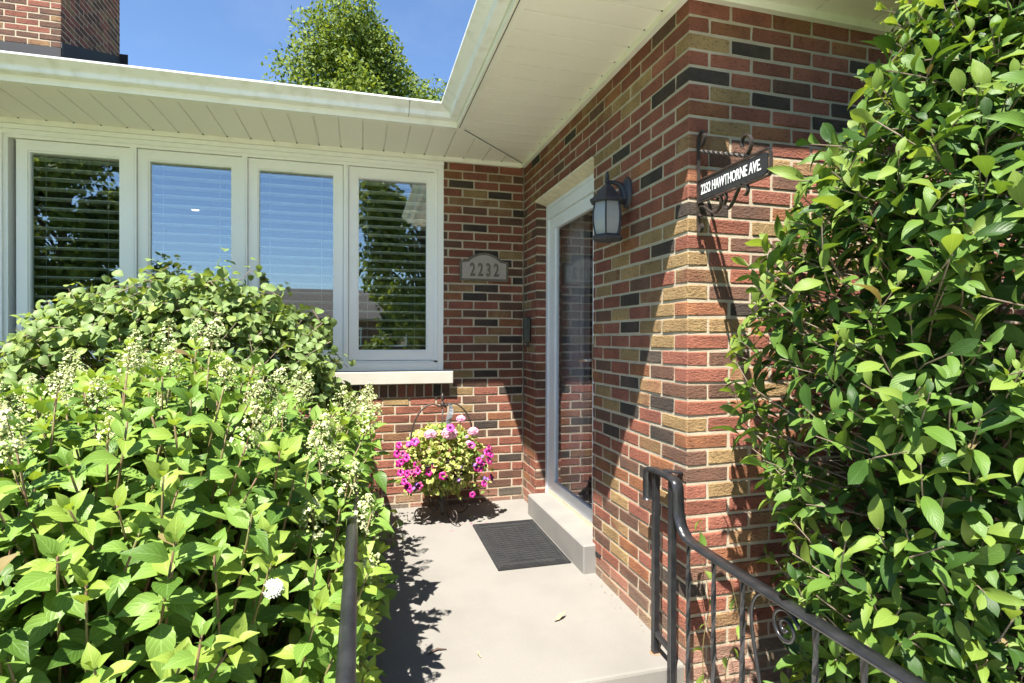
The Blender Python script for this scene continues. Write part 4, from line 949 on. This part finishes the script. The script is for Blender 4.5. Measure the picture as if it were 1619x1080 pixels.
Z_ = [(-.235, .55), (-.30, .54), (-.275, .485), (-.31, .475), (-.255, .46), (-.285, .43), (-.30, .415), (-.19, .41), (-.225, .375), (-.185, .37), (-.145, .385), (-.155, .355), (-.115, .36), (-.20, .345), (-.25, .35), (-.29, .355), (-.26, .285), (-.235, .245), (-.27, .30), (-.175, .27), (-.245, .26),
      (-.08, .41), (-.06, .445), (-.07, .33), (-.03, .34), (.07, .30), (.215, .42), (.24, .395), (.30, .49), (.31, .44), (.285, .46), (.295, .40), (.255, .25), (.17, .185), (.33, .26), (.225, .36), (.02, .66), (.20, .37), (-.2, .565), (.165, .53), (-.04, .53), (.12, .56)]
Z_ = [(x*1.06, z+.03) for i, (x, z) in enumerate(Z_) if not (abs(x) < .17 and i % 3)]
for i, (x, z) in enumerate(Z_):
    o = link('bloom', pb[i % 3 if i % 5 else 0], fp); yy = PY-.20*math.sqrt(max(.08, 1-(x/.36)**2))-.03+rng.normal()*.02
    nrm = Vector((x*1.2+rng.normal()*.25, -.8, (z-.45)*1.2+.35+rng.normal()*.2)); s = rng.uniform(.8, 1.15)
    o.matrix_basis = Matrix.Translation(Vector((PX+x, yy, z))-fp.location)@nrm.to_track_quat('Z', 'Y').to_matrix().to_4x4()@Matrix.Diagonal((s, s, s, 1))
def cluster(m, n, rad, s, seed):
    r = random.Random(seed); b = MB()
    for k in range(n):
        d = Vector((r.gauss(0, 1), r.gauss(0, 1), r.gauss(.5, .8))).normalized(); C = Vector((d.x*rad, d.y*rad, d.z*rad*.7)); u = d.orthogonal().normalized(); v = d.cross(u)
        for q in range(5):
            aa = q*1.2566+k; dd = u*math.cos(aa)+v*math.sin(aa); ee = d.cross(dd)
            b.add([C, C+dd*s*.7+ee*s*.5+d*s*.15, C+dd*s*1.2+d*s*.25, C+dd*s*.7-ee*s*.5+d*s*.15], [(0, 1, 2, 3)])
    return b.mesh('bloom', m)
gm = cluster(M['pink'], 34, .036, .015, 3)
stm = MB()
for x, y, z, s in ((-.10, -.12, .63, 1.05), (.03, -.14, .635, 1.35), (.125, -.05, .72, .8), (.205, -.10, .635, .95), (.165, -.14, .56, .6)):
    o = link('bloom', gm, fp); o.location = Vector((PX+x, PY+y, z))-fp.location; o.scale = (s, s, s); o['label'] = 'pink geranium head'
    stm.tube([Vector((PX+x, PY+y, z))-fp.location, Vector((PX+x*.8, PY+y*.7, .48))-fp.location], .003, 5)
stm.build('flower_stalk', M['stem'], fp, kind='stuff')
vm = cluster(M['purple'], 4, .008, .010, 5)
for x, z in ((-.20, .60), (-.09, .455), (.095, .415), (.085, .33), (-.20, .315), (-.215, .285), (.24, .43), (.26, .47), (.275, .315), (.30, .30), (-.25, .58), (.14, .62), (.2, .42)):
    o = link('bloom', vm, fp); o.location = Vector((PX+x, PY-.20*math.sqrt(max(.08, 1-(x/.36)**2))-.04, z))-fp.location; o.scale = (1.1,)*3

# ---------------------------------------------------------------- small things on the porch
def dryleaf(x, y, s, rz, label, curl=.5, m='dry'):
    t = leaf_tpl(1, .26, .5, -curl, .55, .9, ns=6, wave=.05, seed=int(s*1000)); me = tpl_mesh(t, 'fallen_leaf', M[m]); o = link('fallen_leaf', me, None, label, 'leaf', 'fallen leaves on the porch')
    o.scale = (s, s, s); o.location = (x, y, zf(y)+.004); o.rotation_euler = (0, R(8), rz); return o
dryleaf(-.40, -1.87, .075, R(-60), 'curled dry olive leaf lying alone on the open porch floor', .3)
dryleaf(-.055, -2.16, .035, R(-120), 'tiny dry leaf near the porch front edge by the railing post')
dryleaf(-.79, -2.06, .03, R(30), 'tiny curled leaf scrap at the edge of the hydrangea shadow')
dryleaf(-.48, -.36, .07, R(40), 'green fallen leaf in the shade right of the plant stand', -.2, 'pt2')
MB().tube([(-1.00, -1.98, zf(-1.98)+.005), (-.96, -1.96, zf(-1.96)+.008), (-.92, -1.965, zf(-1.96)+.005)], [.004, .006, .002], 5).build('twig', M['bark'], label='short dark twig lying in the hydrangea shadow on the porch', cat='twig')
lt = MB()
for i in range(150):
    e_ = random.random()
    if e_ < .35: x, y = random.uniform(-1.2, -.02), -abs(random.gauss(0, .05))-.01
    elif e_ < .6: x, y = -abs(random.gauss(0, .05))-.01, random.uniform(-2.25, -1.46)
    elif e_ < .85: x, y = -1.27+abs(random.gauss(0, .12)), random.uniform(-2.2, -.1)
    else: x, y = random.uniform(-1.2, -.1), random.uniform(-2.25, -.1)
    pk = i > 135
    if pk: x, y = PX+random.gauss(.05, .18), PY-.12+random.gauss(0, .09)
    s_ = random.uniform(.002, .007)*(1.6 if pk else 1); a_ = random.random()*6.3; z_ = zf(y)+.0012
    lt.add([(x+s_*math.cos(a_), y+s_*math.sin(a_), z_), (x-s_*.4*math.sin(a_), y+s_*.4*math.cos(a_), z_+.0015), (x-s_*math.cos(a_), y-s_*math.sin(a_), z_), (x+s_*.4*math.sin(a_), y-s_*.4*math.cos(a_), z_+.001)], [(0, 1, 2, 3)], 2 if pk else random.randrange(2))
lt.build('litter', [M['dry'], M['bark'], M['mag']], label='dry crumbs and fallen petals scattered over the porch floor', cat='litter', kind='stuff')
vn = empty('vine', (0.06, -2.48, -.22), 'thin pale vine straggling behind the railing against the brick corner', 'vine')
b = MB(); items = []
for pts in ([(.03, -2.42, -.2), (.0, -2.44, .1), (.02, -2.45, .3), (-.01, -2.43, .50), (.0, -2.43, .60)], [(.10, -2.45, -.2), (.06, -2.5, .05), (.10, -2.52, .22), (.07, -2.5, .42)], [(.16, -2.42, -.2), (.0, -2.5, -.02), (-.05, -2.52, .06)], [(.2, -2.5, -.22), (.12, -2.6, -.05), (.03, -2.62, .03)]):
    P = bez(pts, 6); b.tube(P, [.0022*(1-.5*i/len(P)) for i in range(len(P))], 5)
    for q in P[3::3]:
        dv = rdir(-.2); items.append((frame(q, dv, rdir(.6), rng.uniform(.035, .07)), int(rng.integers(0, 4)), int(rng.random() < .5)))
o = b.build('stems', M['stem'], vn, kind='stuff'); o.location = -vn.location
for A, t, mi in items:
    o = link('leaf', tpl_mesh(mgt[t], 'leaf', M['mg1' if mi else 'mg2']), vn); o.matrix_basis = Matrix.Translation(-vn.location)@Matrix(A.tolist())

# ---------------------------------------------------------------- trees
tlt = [(np.array([(-.3, .35, .08), (0, 0, 0), (.3, .35, .08), (0, 1, -.12)]), np.array([(0, 1, 2, 3)]), np.array([(0, .4), (.5, 0), (1, .4), (.5, 1)])),
       (np.array([(-.26, .5, -.06), (0, 0, 0), (.28, .45, .1), (.05, 1, .05)]), np.array([(0, 1, 2, 3)]), np.array([(0, .4), (.5, 0), (1, .4), (.5, 1)]))]
def tree(name, label, base_, h, cr, nlobe, nleaf, ls, z0=.35, group=None, mats=('tr1', 'tr2', 'tr3'), seed=1, cat='tree', squash=1, lobe=(.16, .30)):
    global rng
    rng = np.random.default_rng(seed)
    t = empty(name, base_, label, cat, group); b = MB()
    B = Vector((0, 0, 0)); top = Vector((0, 0, h*.9))
    b.tube([B, Vector((.05, 0, h*.25)), Vector((-.06, .05, h*.5)), Vector((0, 0, h*.75)), top], [h*.022, h*.018, h*.013, h*.007, h*.002], 8)
    items = []; lobes = []
    for i in range(nlobe):
        zz_ = z0+(1-z0)*((i+.5)/nlobe); a = i*2.4+rng.random()*.7
        env = math.sin(math.pi*min(1, ((zz_-z0)/(1-z0))*.85+.16))**.7
        r_ = cr*env*rng.uniform(.35, .92); c = Vector((math.cos(a)*r_, math.sin(a)*r_*squash, zz_*h-.05*h*(r_/cr)))
        c += Vector(rng.normal(size=3))*.08*cr; lobes.append((c, cr*rng.uniform(*lobe)*(1.15-.4*(zz_))))
        s = Vector((0, 0, max(.2*h, c.z-.22*h))); b.tube(bez([s, s.lerp(c, .55)+Vector((0, 0, .03*h)), c], 4), [h*.006*(1-.09*k) for k in range(9)], 5)
    for c, r_ in lobes:
        for k in range(nleaf//nlobe):
            d = Vector(rng.normal(size=3)).normalized(); q = (rng.random()**.45)*(1+.25*math.sin(4*d.x+3*d.z+c.x))
            p = c+Vector((d.x, d.y, d.z*1.25))*r_*q
            mi = 1 if rng.random() < .3 else (0 if rng.random() < .75 else 2)
            items.append((frame(p, rdir(-.15), d*.6+Vector((-.15, -.2, .7))+Vector(rng.normal(size=3))*.45, ls*rng.uniform(.7, 1.3)), int(rng.integers(0, 2)), mi))
    b.build('trunk', M['bark'], t, True); joined('crown', items, tlt, [M[m] for m in mats], t)
    return t
tree('shade_tree', 'leafy green tree rising behind the roof against the sky', (-1.45, 12.4, -.3), 10.5, 3.4, 58, 80000, .12, .34, seed=12, lobe=(.24, .36))
tree('street_tree', 'dark leafy tree mirrored in the leftmost window pane', (-12.2, -20.5, -.3), 10.5, 3.3, 52, 20000, .27, .14, 'trees mirrored in the window panes', seed=8)
tree('street_tree', 'leafy tree mirrored in the window pane nearest the brick corner', (1.2, -17.5, -.3), 12.5, 3.0, 52, 20000, .25, .12, 'trees mirrored in the window panes', seed=9)
tree('street_tree', 'small round tree mirrored low in the third window pane beside the far roof', (-8.6, -40, -.3), 6.2, 2.0, 22, 3000, .3, .3, 'trees mirrored in the window panes', seed=10)
# ---------------------------------------------------------------- house across the street, seen in the glass
fh = empty('far_house', (-4, -38, -.3), 'low brick house with a brown hipped roof mirrored in the window', 'house')
b = MB(); b.box(-7, 7, -4, 4, 0, 2.9); b.build('wall', M['brownbr'], fh)
b = MB(); b.add([(-7.6, -4.6, 2.85), (7.6, -4.6, 2.85), (7.6, 4.6, 2.85), (-7.6, 4.6, 2.85), (-4, 0, 5.1), (4, 0, 5.1)], [(0, 3, 2, 1), (0, 1, 5, 4), (1, 2, 5), (2, 3, 4, 5), (3, 0, 4)]); b.build('roof', M['shingle'], fh)
for x in (-5, -1.6, 2.0, 5): 
    q = MB().box(x-.8, x+.8, 4, 4.06, 1, 2.3).build('window', M['vinyl'], fh); MB().box(x-.7, x+.7, 4.061, 4.08, 1.1, 2.2).build('pane', M['fglass'], q)
MB().box(-.2, .8, 4, 4.05, 0, 2.1).build('door', M['doord'], fh)
